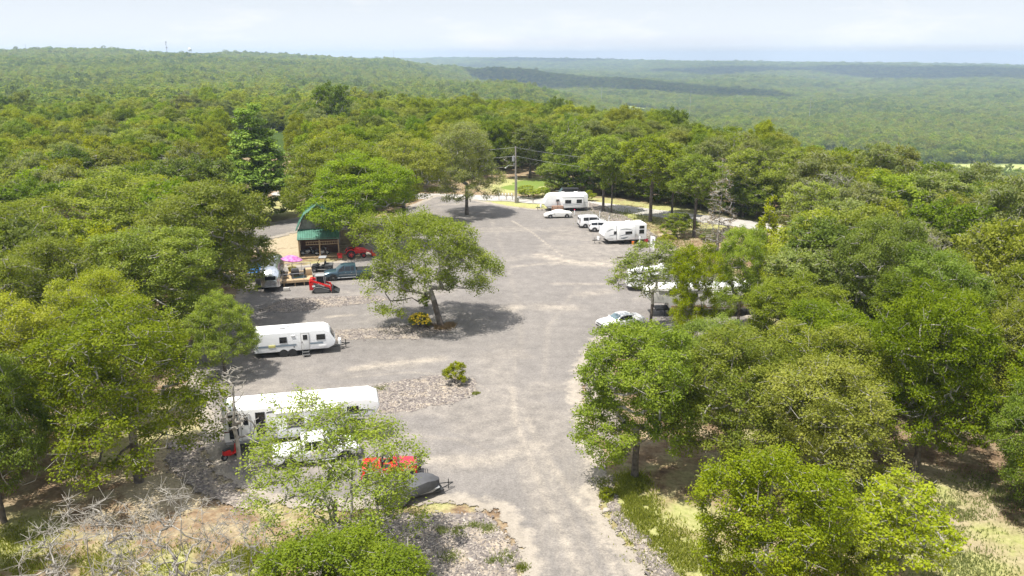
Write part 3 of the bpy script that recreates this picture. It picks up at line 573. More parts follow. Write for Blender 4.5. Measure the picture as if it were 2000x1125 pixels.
# centre
hero('lean', 862, 638, 412, 275, 'large leaning oak on its own rock island in the middle of the lot', rz=0)
hero('hero3', 912, 420, 240, 150, 'grey-green oak with a single dark trunk by the lot entrance and road', leaf='leafpale')
hero('hero1', 660, 462, 258, 215, 'broad oak overhanging the green roofed cabin')
hero('hero1', 790, 442, 262, 190, 'broad oak right of the cabin, towards the entrance oak', leaf='leafolive')
hero('hero1', 705, 486, 300, 235, 'lower oak between the cabin and the leaning oak')
hero('pine', 508, 430, 208, 150, 'tall dark green pine behind the cabin, standing above the oaks', name='pine_tree')
hero('pine', 1590, 350, 235, 95, 'pine rising above the right hand woods near the ridge line', name='pine_tree')
hero('pine', 1530, 350, 243, 75, 'smaller pine just left of the ridge line pine', name='pine_tree')
hero(lows[6], 1712, None, 252, 55, 'rounded pine on the skyline of the right hand woods', H=13, name='pine_tree')
hero(mids[3], 652, 300, 163, 85, 'tall round-topped tree in the middle of the woods left of the white building')
hero(mids[3], 1035, 348, 245, 110, 'oak beyond the road behind the utility pole')
hero(mids[0], 1110, 366, 235, 110, 'oak beyond the road shading the bright lawn')
# left
hero('hero3', 272, 940, 590, 370, 'wide olive oak at the lower left with several leaning stems', rz=2, leaf='leaf')
hero('hero1', 8, 1020, 640, 230, 'dark trunked oak cut by the left frame edge', leaf='leafdark')
hero('sparse', 676, 1110, 800, 370, 'thin-leaved oak spreading in front of the long white trailer and red off-roader', rz=.4)
hero('bushy', 665, None, 1045, 330, 'bright green bushy treetop at the bottom centre, left of the rock bed', H=6.5)
hero('dead1', 140, None, 975, 225, 'bleached bare tree at the lower left corner', H=8.2)
hero('dead1', 310, None, 960, 215, 'bleached bare tree, the middle of the three at the lower left', H=8.6, rz=2.2)
hero('dead1', 455, None, 1000, 150, 'bare tree nearest the bushy treetop at the lower left', H=7.6, rz=4.1)
hero('dead2', 470, 925, 708, 80, 'bare broken snag standing before the rear of the long white trailer')
hero('dead2', 40, 830, 600, 90, 'small leafless tree among the oaks at the left edge')
hero('hero2', 425, 632, 352, 265, 'glossy green oak just left of the silver trailer', leaf='leaf', rz=1.1)
hero('hero1', 250, 560, 335, 330, 'spreading oak in the left woods left of the glossy oak', leaf='leaf')
hero('hero3', 60, 640, 400, 300, 'olive oak at the left edge, mid height', leaf='leaf')
hero('hero2', 330, 700, 440, 250, 'oak in the left woods behind the wide olive oak')
hero('hero3', 130, 760, 470, 270, 'dense olive oak left of the wide olive oak')
hero('hero1', 440, 735, 570, 140, 'green oak hiding the rear of the blue-striped trailer', leaf='leaf')
hero('thin', 345, None, 290, 120, 'thinning grey-branched oak in the left woods below the skyline forest', H=11.5)
hero('thin', 105, None, 405, 110, 'brownish thinning oak between the olive oaks near the left edge', H=11.5, leaf='dryleaf')
hero('thin', 1610, None, 335, 110, 'thinning grey-branched oak in the upper right hand woods', H=12)
hero('thin', 1800, None, 430, 120, 'thinning grey-branched oak deep in the right hand woods', H=12)
K['thicket'] = Kind('thicket_tree', 5, 3, 'leafdark', seed=57, cb=.02, nclus=130, nleaf=60, ls=.26, rcf=.2, nlobes=8)
for i, px in enumerate((1085, 1120, 1160, 1205, 1245, 1290, 1335, 1375, 1415, 1450, 1485, 700, 745, 790)):
    py = (375, 378, 383, 388, 394, 401, 408, 414, 421, 428, 434, 366, 367, 368)[i]; x, y = G(px, py)
    plant(K['thicket'], x, y + 2.5, 5.5 + (i * 37 % 5) * .4, 7.5, 'dense dark low tree in the thicket lining the far side of the road', group='thicket lining the far side of the road', name='thicket_tree')
# bushes
BUSH = Kind('bush', 2, 1.2, 'leaf', seed=61, cb=.02, nclus=60, nleaf=60, ls=.13, rcf=.22, nlobes=7, r0=.05)
def bush(px, py, Hh, Wd, label, leaf='leaf', name='bush', **k):
    x, y = G(px, py); return plant(BUSH, x, y, Hh, Wd, label, cat='bush', name=name, leaf=leaf, z=.03, **k)
e, c = bush(820, 640, 1.5, 2.3, 'low bush covered in yellow flowers beside the leaning oak')
r = np.random.default_rng(5); n = 170; d = r.normal(0, 1, (n, 3)); d[:, 2] = np.abs(d[:, 2]); d /= np.linalg.norm(d, axis=1, keepdims=True); p = d * [1.12, 1.12, .95] * r.uniform(.8, 1.08, (n, 1)) + [0, 0, .62]; s = .085
V = np.stack([p + [-s, -s, 0], p + [s, -s, .02], p + [s, s, 0], p + [-s, s, .02], p + [0, 0, s], p + [0, 0, -s]], 1).reshape(-1, 3)
F = np.array([[0, 1, 4], [1, 2, 4], [2, 3, 4], [3, 0, 4], [1, 0, 5], [2, 1, 5], [3, 2, 5], [0, 3, 5]])[None] + (np.arange(n) * 6)[:, None, None]
link('flowers', npmesh('flowers', V, F.reshape(-1, 3), [M['flower']]), e)
bush(890, 752, 2.0, 2.1, 'light green shrub at the tip of the middle rock strip', 'leaflime')
bush(829, 602, 1.4, 1.3, 'small green bush behind the trunk of the leaning oak', 'leaf')
bush(1300, 484, 1.9, 3.0, 'bright green bush behind the notice board', 'leaflime')
bush(1393, 500, 1.0, 1.3, 'tiny round bush at the foot of the dead tree', 'leaf')
bush(1032, 386, 2.4, 5.5, 'bright green hedge-like bush across the road behind the mailboxes', 'leaflime')
bush(1060, 384, 1.8, 4, 'green bush across the road right of the hedge-like bush', 'leaf')
bush(1152, 392, 2, 2.4, 'bush at the back corner of the farthest trailer', 'leaflime')
bush(1184, 972, .7, .9, 'small green tuft of shrub on the lower right drive edge', 'leaflime')
bush(1350, 445, 1.2, 3, 'green undergrowth bush on the roadside verge', 'leafdark'); bush(1385, 470, 1.3, 3.2, 'green undergrowth bush left of the dead tree', 'leaf')
# ------- fill trees, rejected wherever their crown would cover the open ground seen in the photograph
CLR = [[(540,1180),(640,1000),(430,930),(400,880),(425,780),(440,740),(495,700),(500,640),(555,620),(500,585),(495,512),(560,500),(530,460),(545,410),(575,395),(620,405),(700,470),(760,440),(790,400),(850,365),(985,335),(1095,330),(1150,378),(1290,400),(1450,425),(1465,445),(1400,480),(1420,560),(1470,600),(1440,640),(1300,680),(1190,690),(1160,720),(1140,900),(1200,960),(1330,960),(1440,1180)],
       [(1640,930),(1800,900),(1950,860),(2010,1000),(2010,1200),(1850,1200),(1760,1000)], [(100,960),(330,870),(520,880),(540,1200),(20,1200)], [(789,210),(806,210),(806,224),(789,224)], [(796,306),(846,306),(846,324),(796,324)], [(538,400),(572,400),(572,424),(538,424)], [(460,225),(510,208),(555,225),(548,320),(470,320)], [(1462,392),(1518,392),(1518,480),(1462,480)], [(500,515),(560,505),(556,580),(498,580)]]
rf = np.random.default_rng(77)
def infield(x, y): return fieldmask(np.array([x]), np.array([y]))[0] > 0
def okfill(x, y, H, R):
    if y < 14: return False
    if abs(x) < 30 and y < 40: return False
    z0 = float(HT(np.array([x]), np.array([y]))[0]); t = PX(x, y, z0 + H)
    pts = [(x, y, z0), (x, y, z0 + H), (x, y, z0 + H * .5), (x - R, y, z0 + H * .6), (x + R, y, z0 + H * .6), (x - R * .7, y, z0 + H * .9), (x + R * .7, y, z0 + H * .9), (x - R * .7, y, z0 + H * .3), (x + R * .7, y, z0 + H * .3)]
    q = np.array([PX(*p) for p in pts])
    for c in CLR:
        if (sdpoly(q[:, 0], q[:, 1], c) < 0).any(): return False
    for hx, hy, hr in HERO:
        if (x - hx) ** 2 + (y - hy) ** 2 < ((hr + R) * .62) ** 2: return False
    if sdpoly(np.array([x]), np.array([y]), LOT)[0] < 1.5 or sdline(np.array([x]), np.array([y]), ROAD)[0] < 5.5 or sdpoly(np.array([x]), np.array([y]), DRIVE)[0] < 2: return False
    return True
cand = []; sp = 6.1
for iy in range(3, 70):
    for ix in range(-40, 41):
        x = (ix + (iy % 2) * .5) * sp + rf.uniform(-1.6, 1.6); y = iy * sp * .9 + rf.uniform(-1.6, 1.6); H = rf.uniform(9.5, 13.5) * (1 + .15 * (rf.random() < .12)); R = rf.uniform(3.6, 5.2)
        if abs(math.atan2(x, y)) > .66 + 6 / y: continue
        a = rf.random(3)
        if math.hypot(x, y) > 330: continue
        if okfill(x, y, H, R): cand.append((math.hypot(x, y), x, y, H, R, a))
cand.sort(key=lambda c: c[0])
NIND = 300 - NT[0] - 2; lab = {}
zn = lambda x, y: 'left woods' if x < -18 else ('right hand woods' if x > 14 else 'woods beyond the road')
ad = ['green', 'olive green', 'fresh green', 'dark green', 'brownish olive', 'grey-green']
for q in cand[:NIND]:
    D, x, y, H, R, a = q; vi = min(5, int(a[0] * 6.0)); vi = [0, 1, 2, 3, 4, 1][vi] if a[1] < .85 else 5
    if D < 74 and vi != 5: kd = [K['hero1'], K['hero3'], K['hero2'], K['hero2'], K['hero3']][vi]; lf = ['leaf', 'leafolive', 'leaf', 'leafdark', 'leafolive'][vi]
    else: kd = mids[vi]; lf = None
    z = zn(x, y); ds = 'near the camera' if D < 85 else ('in the middle distance' if D < 135 else 'towards the back')
    plant(kd, x, y, H, R * 2.15, '%s oak %s in the %s' % (ad[vi], ds, z), group='%s oaks %s in the %s' % (ad[vi], ds, z), leaf=lf)
# one sample of each distant kind stands at the back of the individually planted trees
rest = cand[NIND:]; srcs = []
for i, k in enumerate(lows[:6]):
    D, x, y, H, R, a = rest[i * 3]; e, c = plant(k, x, y, H, R * 2.2, '%s tree where the open woods thicken into distant forest' % ad[i], group='%s trees where the distant forest starts' % ad[i]); srcs.append(c)
srcs.append([o for o in bpy.data.objects if o.data == lows[6].crown][0])
for k in mids:
    o = [o for o in bpy.data.objects if o.data == k.crown and o.name.startswith('crown') and o.material_slots[0].link == 'DATA']; srcs.append(o[0] if o else srcs[0])
used = set((q[1], q[2]) for q in (rest[i * 3] for i in range(6))); P = []; S = []; I = []; RZ = []
for q in rest:
    D, x, y, H, R, a = q
    if (x, y) in used: continue
    P.append((x, y, float(HT(np.array([x]), np.array([y]))[0]))); s = H / 11; S.append((R / 4.7, R / 4.7, s)); I.append(7 + int(a[0] * 6) if a[0] < .999 else 7); RZ.append(a[1] * 6.28)
d = 330.0; bx = []
while d < 8400:
    s = 7.6 * max(1, (d / 1500)) ** .8; n = int(2 * .78 * d / s); a = np.linspace(-.78, .78, n) + rf.uniform(-.4, .4, n) * s / d; dd = d + rf.uniform(-.45, .45, n) * s
    bx.append(np.stack([dd * np.sin(a), dd * np.cos(a), np.full(n, s)], -1)); d += s * .92 * (1 if d < 1500 else 1.15)
bx = np.concatenate(bx); x, y, s = bx.T; z = HT(x, y); n = len(x); keep = fieldmask(x, y) < .5
# hidden slopes that nothing can see are skipped
vis = np.ones(n, bool); az = np.arctan2(x, y); dist = np.hypot(x, y)
bins = ((az + .8) / .01).astype(int); order = np.argsort(dist); mxa = np.full(bins.max() + 1, -9.0)
ang = (z + 14 - CH) / dist
for i in order:
    if ang[i] < mxa[bins[i]] - .012: vis[i] = False
    a_ = (z[i] + 6 - CH) / dist[i]
    if a_ > mxa[bins[i]]: mxa[bins[i]] = a_
keep &= vis; x, y, z, s = x[keep], y[keep], z[keep], s[keep]; n = len(x)
patch = fbm(x / 260, y / 260, 71); vi = rf.random(n); kind_ = np.where(vi < .25, 0, np.where(vi < .52, 1, np.where(vi < .72, 2, np.where(vi < .78, 3, np.where(vi < .93, 4, 5))))); kind_ = np.where(rf.random(n) < .02 + (patch > .62) * .1, 6, kind_)
kind_ = np.where((patch < .42) & (rf.random(n) < .55), 3, kind_); near = np.hypot(x, y) < 470; kind_ = np.where(near & (kind_ < 6), kind_ + 7, kind_)
sc_ = s / 7.6 * rf.uniform(.7, 1.35, n); hz = rf.uniform(.75, 1.2, n) * np.where(rf.random(n) < .05, 1.35, 1) * (1 + (sc_ - 1) * .25)
P = np.concatenate([np.array(P).reshape(-1, 3), np.stack([x, y, z - 1.0], -1)]); S = np.concatenate([np.array(S).reshape(-1, 3), np.stack([sc_, sc_, hz], -1)]); I = np.concatenate([np.array(I, int), kind_.astype(int)]); RZ = np.concatenate([np.array(RZ), rf.uniform(0, 6.28, n)])
print('FOREST', len(P), 'ind', NT[0], 'cand', len(cand), 'src', len(srcs))
me = bpy.data.meshes.new('distant_forest'); me.vertices.add(len(P)); me.vertices.foreach_set('co', P.astype(np.float32).ravel())
me.attributes.new('pick', 'INT', 'POINT').data.foreach_set('value', I.astype(np.int32)); me.attributes.new('scl', 'FLOAT_VECTOR', 'POINT').data.foreach_set('vector', S.astype(np.float32).ravel())
me.attributes.new('rotv', 'FLOAT_VECTOR', 'POINT').data.foreach_set('vector', np.stack([RZ * 0, RZ * 0, RZ], -1).astype(np.float32).ravel())
fo = link('distant_forest', me); tag(fo, 'unbroken oak forest over the far slopes, valley and ridges', 'forest', kind='stuff')
ng = bpy.data.node_groups.new('forest', 'GeometryNodeTree'); ng.interface.new_socket('Geometry', in_out='INPUT', socket_type='NodeSocketGeometry'); ng.interface.new_socket('Geometry', in_out='OUTPUT', socket_type='NodeSocketGeometry')
N = ng.nodes; L = ng.links; gi = N.new('NodeGroupInput'); go = N.new('NodeGroupOutput'); ip = N.new('GeometryNodeInstanceOnPoints'); jg = N.new('GeometryNodeJoinGeometry')
for o in reversed(srcs):
    oi = N.new('GeometryNodeObjectInfo'); oi.inputs['Object'].default_value = o; oi.inputs['As Instance'].default_value = True; L.new(oi.outputs['Geometry'], jg.inputs[0])
def nat(nm, t):
    q = N.new('GeometryNodeInputNamedAttribute'); q.data_type = t; q.inputs['Name'].default_value = nm; return q.outputs['Attribute']
L.new(gi.outputs[0], ip.inputs['Points']); L.new(jg.outputs[0], ip.inputs['Instance']); ip.inputs['Pick Instance'].default_value = True; L.new(nat('pick', 'INT'), ip.inputs['Instance Index'])
er = N.new('FunctionNodeEulerToRotation'); L.new(nat('rotv', 'FLOAT_VECTOR'), er.inputs[0]); L.new(er.outputs[0], ip.inputs['Rotation']); L.new(nat('scl', 'FLOAT_VECTOR'), ip.inputs['Scale']); L.new(ip.outputs[0], go.inputs[0])
md = fo.modifiers.new('forest', 'NODES'); md.node_group = ng
# ---------------- mesh builder for built things ----------------
class MB:
    def __init__(s): s.v = []; s.f = []; s.m = []
    def add(s, V, F, mi=0, T=None):
        b = len(s.v); s.v += [tuple(T @ Vector(q)) if T else tuple(q) for q in V]; s.f += [tuple(b + i for i in q) for q in F]; s.m += [mi] * len(F); return s
    def bm(s, bm_, mi=0, T=None):
        bm_.verts.index_update(); s.add([v.co[:] for v in bm_.verts], [[v.index for v in f.verts] for f in bm_.faces], mi, T); bm_.free(); return s
    def box(s, c, d, mi=0, bev=0, T=None, seg=2):
        b = bmesh.new(); bmesh.ops.create_cube(b, size=1, matrix=Matrix.Translation(c) @ Matrix.Diagonal((*d, 1)))
        if bev: bmesh.ops.bevel(b, geom=b.edges[:], offset=bev, segments=seg, profile=.6, affect='EDGES')
        return s.bm(b, mi, T)
    def prism(s, P, y0, y1, mi=0, bev=0, T=None, seg=2):      # outline in x,z pushed along y
        b = bmesh.new(); A = [b.verts.new((x, y0, z)) for x, z in P]; B = [b.verts.new((x, y1, z)) for x, z in P]; n = len(P)
        b.faces.new(A); b.faces.new(B[::-1])
        for i in range(n): b.faces.new((A[i], B[i], B[(i + 1) % n], A[(i + 1) % n]))
        bmesh.ops.recalc_face_normals(b, faces=b.faces[:])
        if bev: bmesh.ops.bevel(b, geom=b.edges[:], offset=bev, segments=seg, profile=.6, affect='EDGES')
        return s.bm(b, mi, T)
    def cyl(s, p0, p1, r, n=12, mi=0, r1=None, T=None):
        p0 = Vector(p0); p1 = Vector(p1); d = (p1 - p0); q = d.to_track_quat('Z', 'Y'); r1 = r if r1 is None else r1; V = []
        for p, rr_ in ((p0, r), (p1, r1)):
            for i in range(n): V.append(p + q @ Vector((math.cos(6.2832 * i / n) * rr_, math.sin(6.2832 * i / n) * rr_, 0)))
        return s.add(V, [(i, (i + 1) % n, (i + 1) % n + n, i + n) for i in range(n)] + [tuple(range(n))[::-1], tuple(range(n, 2 * n))], mi, T)
    def path(s, P, r, n=6, mi=0):
        for a, b in zip(P[:-1], P[1:]): s.cyl(a, b, r, n, mi)
        return s
    def ball(s, c, r, mi=0, sc=(1, 1, 1), sub=2):
        b = bmesh.new(); bmesh.ops.create_icosphere(b, subdivisions=sub, radius=r, matrix=Matrix.Translation(c) @ Matrix.Diagonal((*sc, 1))); return s.bm(b, mi)
    def build(s, name, mats, parent=None, ang=40):
        me = bpy.data.meshes.new(name); me.from_pydata(s.v, [], s.f); mats = mats if isinstance(mats, (list, tuple)) else [mats]
        for m in mats: me.materials.append(M[m])
        me.polygons.foreach_set('material_index', s.m); me.polygons.foreach_set('use_smooth', [True] * len(s.f)); me.update()
        me.set_sharp_from_angle(angle=math.radians(ang)); return link(name, me, parent)
def on(p, q, z=0.07):      # a thing whose local x axis runs from ground point p to ground point q
    return (p[0], p[1], z), math.atan2(q[1] - p[1], q[0] - p[0])
def wheel(par, x, y, r=.34, w=.22, rim='rim', z=None, out=None):
    z = r if z is None else z; out = (1 if y > 0 else -1) if out is None else out
    b = bmesh.new(); n = 22; prof = [(-w / 2, r * .55), (-w / 2, r * .93), (-w * .32, r), (w * .32, r), (w / 2, r * .93), (w / 2, r * .55)]
    V = [(x + math.sin(6.2832 * i / n) * q, y + p, z + math.cos(6.2832 * i / n) * q) for i in range(n) for p, q in prof]; k = 6; b.free()
    F = [(i * k + j, i * k + j + 1, ((i + 1) % n) * k + j + 1, ((i + 1) % n) * k + j) for i in range(n) for j in range(k - 1)]
    o = MB().add(V, F).build('wheel', 'tyre', par)
    mb = MB(); yo = y + out * w * .40; mb.cyl((x, y - out * w * .3, z), (x, yo - out * .03, z), r * .60, 18, 1)
    for i in range(5):
        a = i * 6.2832 / 5; T = Matrix.Translation((x, yo, z)) @ Matrix.Rotation(a, 4, 'Y'); mb.box((r * .30, 0, 0), (r * .56, .03, r * .17), 0, 0, T)
    mb.cyl((x, yo - out * .02, z), (x, yo + out * .02, z), r * .15, 12, 0); n = 18
    V = [(x + math.sin(6.2832 * i / n) * q, yo + out * .0, z + math.cos(6.2832 * i / n) * q) for i in range(n) for q in (r * .50, r * .62)]
    mb.add(V, [(2 * i, 2 * i + 1, 2 * ((i + 1) % n) + 1, 2 * ((i + 1) % n)) for i in range(n)], 0)
    mb.build('rim', [rim, 'black' if rim != 'wrim' else 'wrim'], o); return o
def window(par, x0, x1, z0, z1, y, s, name='window', bar=True, fr='black', r=.05):
    f = MB(); yy = y + s * .012
    f.box(((x0 + x1) / 2, yy, (z0 + z1) / 2), (x1 - x0 + .07, .03, z1 - z0 + .07), 0, .012); o = f.build(name, fr, par)
    g = MB().box(((x0 + x1) / 2, yy + s * .016, (z0 + z1) / 2), (x1 - x0 - .02, .012, z1 - z0 - .02), 0, .004)
    g.build('pane', 'glass', o)
    if bar: MB().box(((x0 + x1) / 2, yy + s * .026, z0 + (z1 - z0) * .36), (x1 - x0, .012, .025)).build('bar', 'black', o)
    return o
def door(par, x0, x1, z0, z1, y, s, m='white', win=True):
    o = MB().box(((x0 + x1) / 2, y + s * .012, (z0 + z1) / 2), (x1 - x0, .03, z1 - z0), 0, .01).build('door', m, par)
    fr = MB()
    for a, b, c, d in ((x0, x0 + .02, z0, z1), (x1 - .02, x1, z0, z1), (x0, x1, z1 - .02, z1), (x0, x1, z0, z0 + .02)): fr.box(((a + b) / 2, y + s * .030, (c + d) / 2), (b - a + .015, .012, d - c + .015))
    fr.build('door_frame', 'silver', o)
    if win: MB().box(((x0 + x1) / 2 + .02, y + s * .034, z0 + (z1 - z0) * .74), ((x1 - x0) * .55, .02, (z1 - z0) * .30), 0, .008).build('door_window', 'glass', o)
    MB().box((x0 + .09, y + s * .05, z0 + (z1 - z0) * .47), (.06, .05, .12), 0, .01).build('handle', 'black', o); return o
def swoosh(par, pts, y, s, wd, m='stripe', name='graphic'):      # tapering painted curve standing 4 mm off the wall
    n = len(pts); V = []
    for i, (x, z) in enumerate(pts):
        t = i / (n - 1); h = wd * math.sin(math.pi * (.12 + .80 * t)) * .5; V += [(x, y + s * .006, z - h), (x, y + s * .006, z + h), (x, y + s * .001, z + h), (x, y + s * .001, z - h)]
    F = []
    for i in range(n - 1):
        a = i * 4; b = a + 4; F += [(a, b, b + 1, a + 1), (a + 1, b + 1, b + 2, a + 2), (a + 3, b + 3, b, a)]
    return MB().add(V, F).build(name, m, par)
def arc(x0, z0, x1, z1, bow, n=10): return [(x0 + (x1 - x0) * i / n, z0 + (z1 - z0) * i / n + bow * math.sin(math.pi * i / n)) for i in range(n + 1)]
def rv_common(t, L, Wd, prof, zb, wheels, wr=.34, body='white', rimm='wrim', s=-1, tongue=True, roofz=2.8, ac=(.5,), vents=(.2, .75)):
    h = Wd / 2; MB().prism(prof, -h, h, 0, .07, seg=3).build('body', body, t)
    MB().prism([(a * 1.0, b) for a, b in [(.12, roofz + .0), (L * .84, roofz + .0), (L * .80, roofz + .045), (.2, roofz + .045)]], -h + .1, h - .1, 0, .015).build('roof_membrane', 'roofw', t)
    for q in ac: MB().prism([(q * L - .45, roofz + .03), (q * L + .45, roofz + .03), (q * L + .36, roofz + .3), (q * L - .32, roofz + .3)], -.33, .33, 0, .06).build('air_conditioner', 'white', t)
    for q in vents:
        o = MB().box((q * L, .15, roofz + .075), (.42, .42, .08), 0, .02).build('roof_vent', 'roofw', t); MB().box((q * L, .15, roofz + .12), (.3, .3, .02)).build('vent_lid', 'lgrey', o)
    MB().box((L * .45, 0, zb - .09), (L * .9, Wd * .62, .14)).build('chassis', 'steel', t)
    for x in wheels:
        for sg in (-1, 1):
            wheel(t, x, sg * (h - .13), wr, .2, rimm)
            MB().prism([(x + math.cos(a) * wr * 1.22, wr + math.sin(a) * wr * 1.22) for a in np.linspace(-.25, math.pi + .25, 14)], sg * (h - .1), sg * (h + .012)).build('wheel_well', 'black', t) if False else None
    for x in (.7, L * .82):
        for sg in (-1, 1): MB().cyl((x, sg * .8, 0), (x, sg * .8, zb), .035, 6).box((x, sg * .8, .02), (.25, .25, .04)).build('stabilizer_leg', 'steel', t)
    if tongue:
        m = MB(); m.cyl((L - .3, .7, zb - .08), (L + 1.05, .05, zb - .08), .05, 6); m.cyl((L - .3, -.7, zb - .08), (L + 1.05, -.05, zb - .08), .05, 6); m.box((L + 1.12, 0, zb - .05), (.3, .12, .12), 0, .02); m.cyl((L + .9, 0, 0), (L + .9, 0, zb + .35), .04, 8); m.build('tongue', 'steel', t)
        for sg in (-.18, .18): MB().cyl((L + .35, sg, zb), (L + .35, sg, zb + .42), .15, 14).ball((L + .35, sg, zb + .42), .15, 0, (1, 1, .5)).build('propane_tank', 'white', t)
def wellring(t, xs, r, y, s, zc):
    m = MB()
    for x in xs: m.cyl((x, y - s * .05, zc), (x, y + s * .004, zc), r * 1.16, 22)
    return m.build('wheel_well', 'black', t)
Sd = -1
# ---- blue striped travel trailer
p, q = G(498, 703.5), G(657, 690); loc, rz = on(p, q); L = 7.45
t = thing('travel_trailer', loc, rz, 'white travel trailer with a slate blue stripe and fold-down steps, parked on the left', 'travel trailer')
zb = .52; rz_ = 2.42
rv_common(t, L, 2.35, [(0, zb), (L - .75, zb), (L - .18, zb + .28), (L - .04, zb + .62), (L - .62, rz_ - .22), (L - 1.05, rz_), (.18, rz_), (0, rz_ - .16)], zb, [2.62, 3.42], .345, 'siding', roofz=rz_, ac=(), vents=(.3, .42))
for o in [c for c in bpy.data.objects if c.parent == t]: o.location.y += 1.18
def shift(t, dy):
    for o in [c for c in bpy.data.objects if c.parent == t and abs(o.location.y) < 1e-6]: pass
y = 0.0
window(t, 2.35, 2.95, 1.42, 1.92, y, -1); window(t, L - 1.75, L - 1.02, 1.48, 1.95, y, -1); door(t, 4.25, 5.0, .58, 2.22, y, -1)
MB().box((2.1, -.004, 1.10), (3.4, .02, .085)).box((5.65, -.004, 1.12), (1.2, .02, .085)).build('stripe', 'bstripe', t); MB().box((2.1, -.004, 1.20), (3.4, .018, .025)).box((5.65, -.004, 1.22), (1.2, .018, .025)).build('thin_stripe', 'stripe', t)
MB().box((1.62, -.012, 1.12), (.62, .03, .26), 0, .01).build('access_panel', 'stain', t); MB().box((6.2, -.01, .82), (.7, .02, .24), 0, .006).build('storage_hatch', 'white', t); MB().box((3.55, -.02, 2.02), (.35, .05, .07), 0, .01).build('porch_light', 'white', t); MB().box((3.6, -.02, .92), (.1, .02, .1)).build('socket_cover', 'black', t)
wellring(t, [2.62, 3.42], .345, 0, -1, .345)
stp = MB(); stp.box((4.62, -.22, .40), (.62, .24, .04)).box((4.62, -.42, .20), (.66, .24, .04)).cyl((4.32, -.05, .5), (4.32, -.5, .16), .02, 5).cyl((4.92, -.05, .5), (4.92, -.5, .16), .02, 5).build('steps', 'grey', t)
fw = MB(); T = Matrix.Translation((L - .31, 1.18, 1.72)) @ Matrix.Rotation(math.atan2(.58, 1.06), 4, 'Y').inverted(); fw.box((.012, 0, 0), (.03, 1.7, .62), 0, .01, T).build('front_window', 'glass', t)
MB().path([(3.1, 1.3, rz_ + .05), (3.1, 1.3, rz_ + .25), (3.9, 1.2, rz_ + .32)], .02).build('antenna', 'galv', t); MB().box((2.6, .9, rz_ + .10), (.5, .3, .1), 0, .02).build('roof_rack', 'lgrey', t)
# ---- long fifth wheel
p, q = G(432, 806, 3.35), G(737, 779, 3.35); loc, rz = on(p, q); L = math.dist(p, q) + .15
t = thing('fifth_wheel_trailer', loc, rz, 'long white fifth wheel trailer with black rear windows at the lower left', 'fifth wheel trailer')
zb, zt = .95, 3.35; xg = L - 2.6
rv_common(t, L, 2.45, [(0, zb), (xg - .3, zb), (xg, zb + .3), (xg + .05, zb + .95), (L - .9, zb + 1.0), (L - .28, zb + 1.25), (L, zb + 1.75), (L - .12, zt - .30), (L - .7, zt), (.15, zt), (0, zt - .15)], zb, [L * .36, L * .36 + .95], .38, 'white', tongue=False, roofz=zt, ac=(), vents=(.42, .55, .66))
for o in [c for c in bpy.data.objects if c.parent == t]: o.location.y += 1.23
for x0, z0, z1 in ((.42, 2.15, 2.98), (.42, 1.22, 2.02), (2.25, 2.2, 3.02), (2.25, 1.25, 2.06)): window(t, x0, x0 + .58, z0, z1, 0, -1, bar=False)
door(t, 1.2, 1.85, 1.05, 2.98, 0, -1)
MB().box((3.65 + 2.1, -.28, 2.12), (4.2, .6, 1.9), 0, .04).build('slide_out', 'white', t)
sl_ = MB().box((3.65 + 2.1, -.30, 3.10), (4.34, .68, .06), 0, .02).build('slide_out_cover', 'offwhite', t)
window(t, 4.4, 5.5, 1.95, 2.6, -.58, -1); window(t, 6.2, 7.2, 1.95, 2.6, -.58, -1); window(t, L - 2.3, L - 1.55, 2.3, 2.85, 0, -1, bar=False)
for a in [(2.95, 2.95, 3.6, 2.98, .04), (2.95, 1.75, 3.6, 1.72, -.02)]: swoosh(t, arc(*a), 0, -1, .10, 'black')
swoosh(t, arc(7.95, 2.25, L - .35, 2.42, .18), 0, -1, .13, 'black'); swoosh(t, arc(7.95, 2.0, L - .6, 1.98, .08), 0, -1, .10); MB().box((.28, -.004, 1.75), (.46, .016, .1)).build('maroon_stripe', 'maroon', t)
swoosh(t, arc(3.85, 1.65, 7.7, 2.0, .35), -.58, -1, .10); MB().box((8.6, -.01, 1.3), (.9, .02, .5), 0, .01).build('storage_hatch', 'lgrey', t); MB().box((1.6, -.002, .86), (3, .06, .16)).build('skirt', 'lgrey', t)
MB().prism([(xg + .2, 1.9), (xg + 1.0, 1.9), (xg + .85, 1.15), (xg + .45, 1.15)], .9, 1.55, 0, .03).build('kingpin_box', 'black', t)
for yy in (.4, 2.0): MB().cyl((xg - .15, yy, 0), (xg - .15, yy, 1.1), .06, 8).box((xg - .15, yy, .03), (.3, .3, .06)).build('landing_leg', 'steel', t)
wellring(t, [L * .36, L * .36 + .95], .38, 0, -1, .38); MB().box((.02, 1.2, 3.42), (.25, 2.0, .06), 0, .02).build('ladder_rail', 'galv', t)
# ---- near trailers on the right, nose to the left (local x points left)
def graph(t, L, y, s):
    swoosh(t, arc(L - .6, 1.95, L - 1.6, 2.28, .10), y, s, .12); swoosh(t, arc(L - .9, 1.30, L - 2.2, 1.42, .06), y, s, .09)
p, q = G(1262, 475), G(1158, 480); loc, rz = on(p, q); L = 6.85
t = thing('travel_trailer', loc, rz, 'white travel trailer with dark swooshes, an orange bucket at its rear corner', 'travel trailer')
zb, zt = .55, 2.95
def nose(L, zb, zt): return [(0, zb), (L - .95, zb), (L - .30, zb + .38), (L - .05, zb + .80), (L - .22, zb + 1.35), (L - .75, zt - .25), (L - 1.25, zt), (.12, zt), (0, zt - .12)]
rv_common(t, L, 2.4, nose(L, zb, zt), zb, [2.35, 3.15], .35, 'white', roofz=zt, ac=(.13, .38), vents=(.7,))
for o in [c for c in bpy.data.objects if c.parent == t]: o.location.y -= 1.2
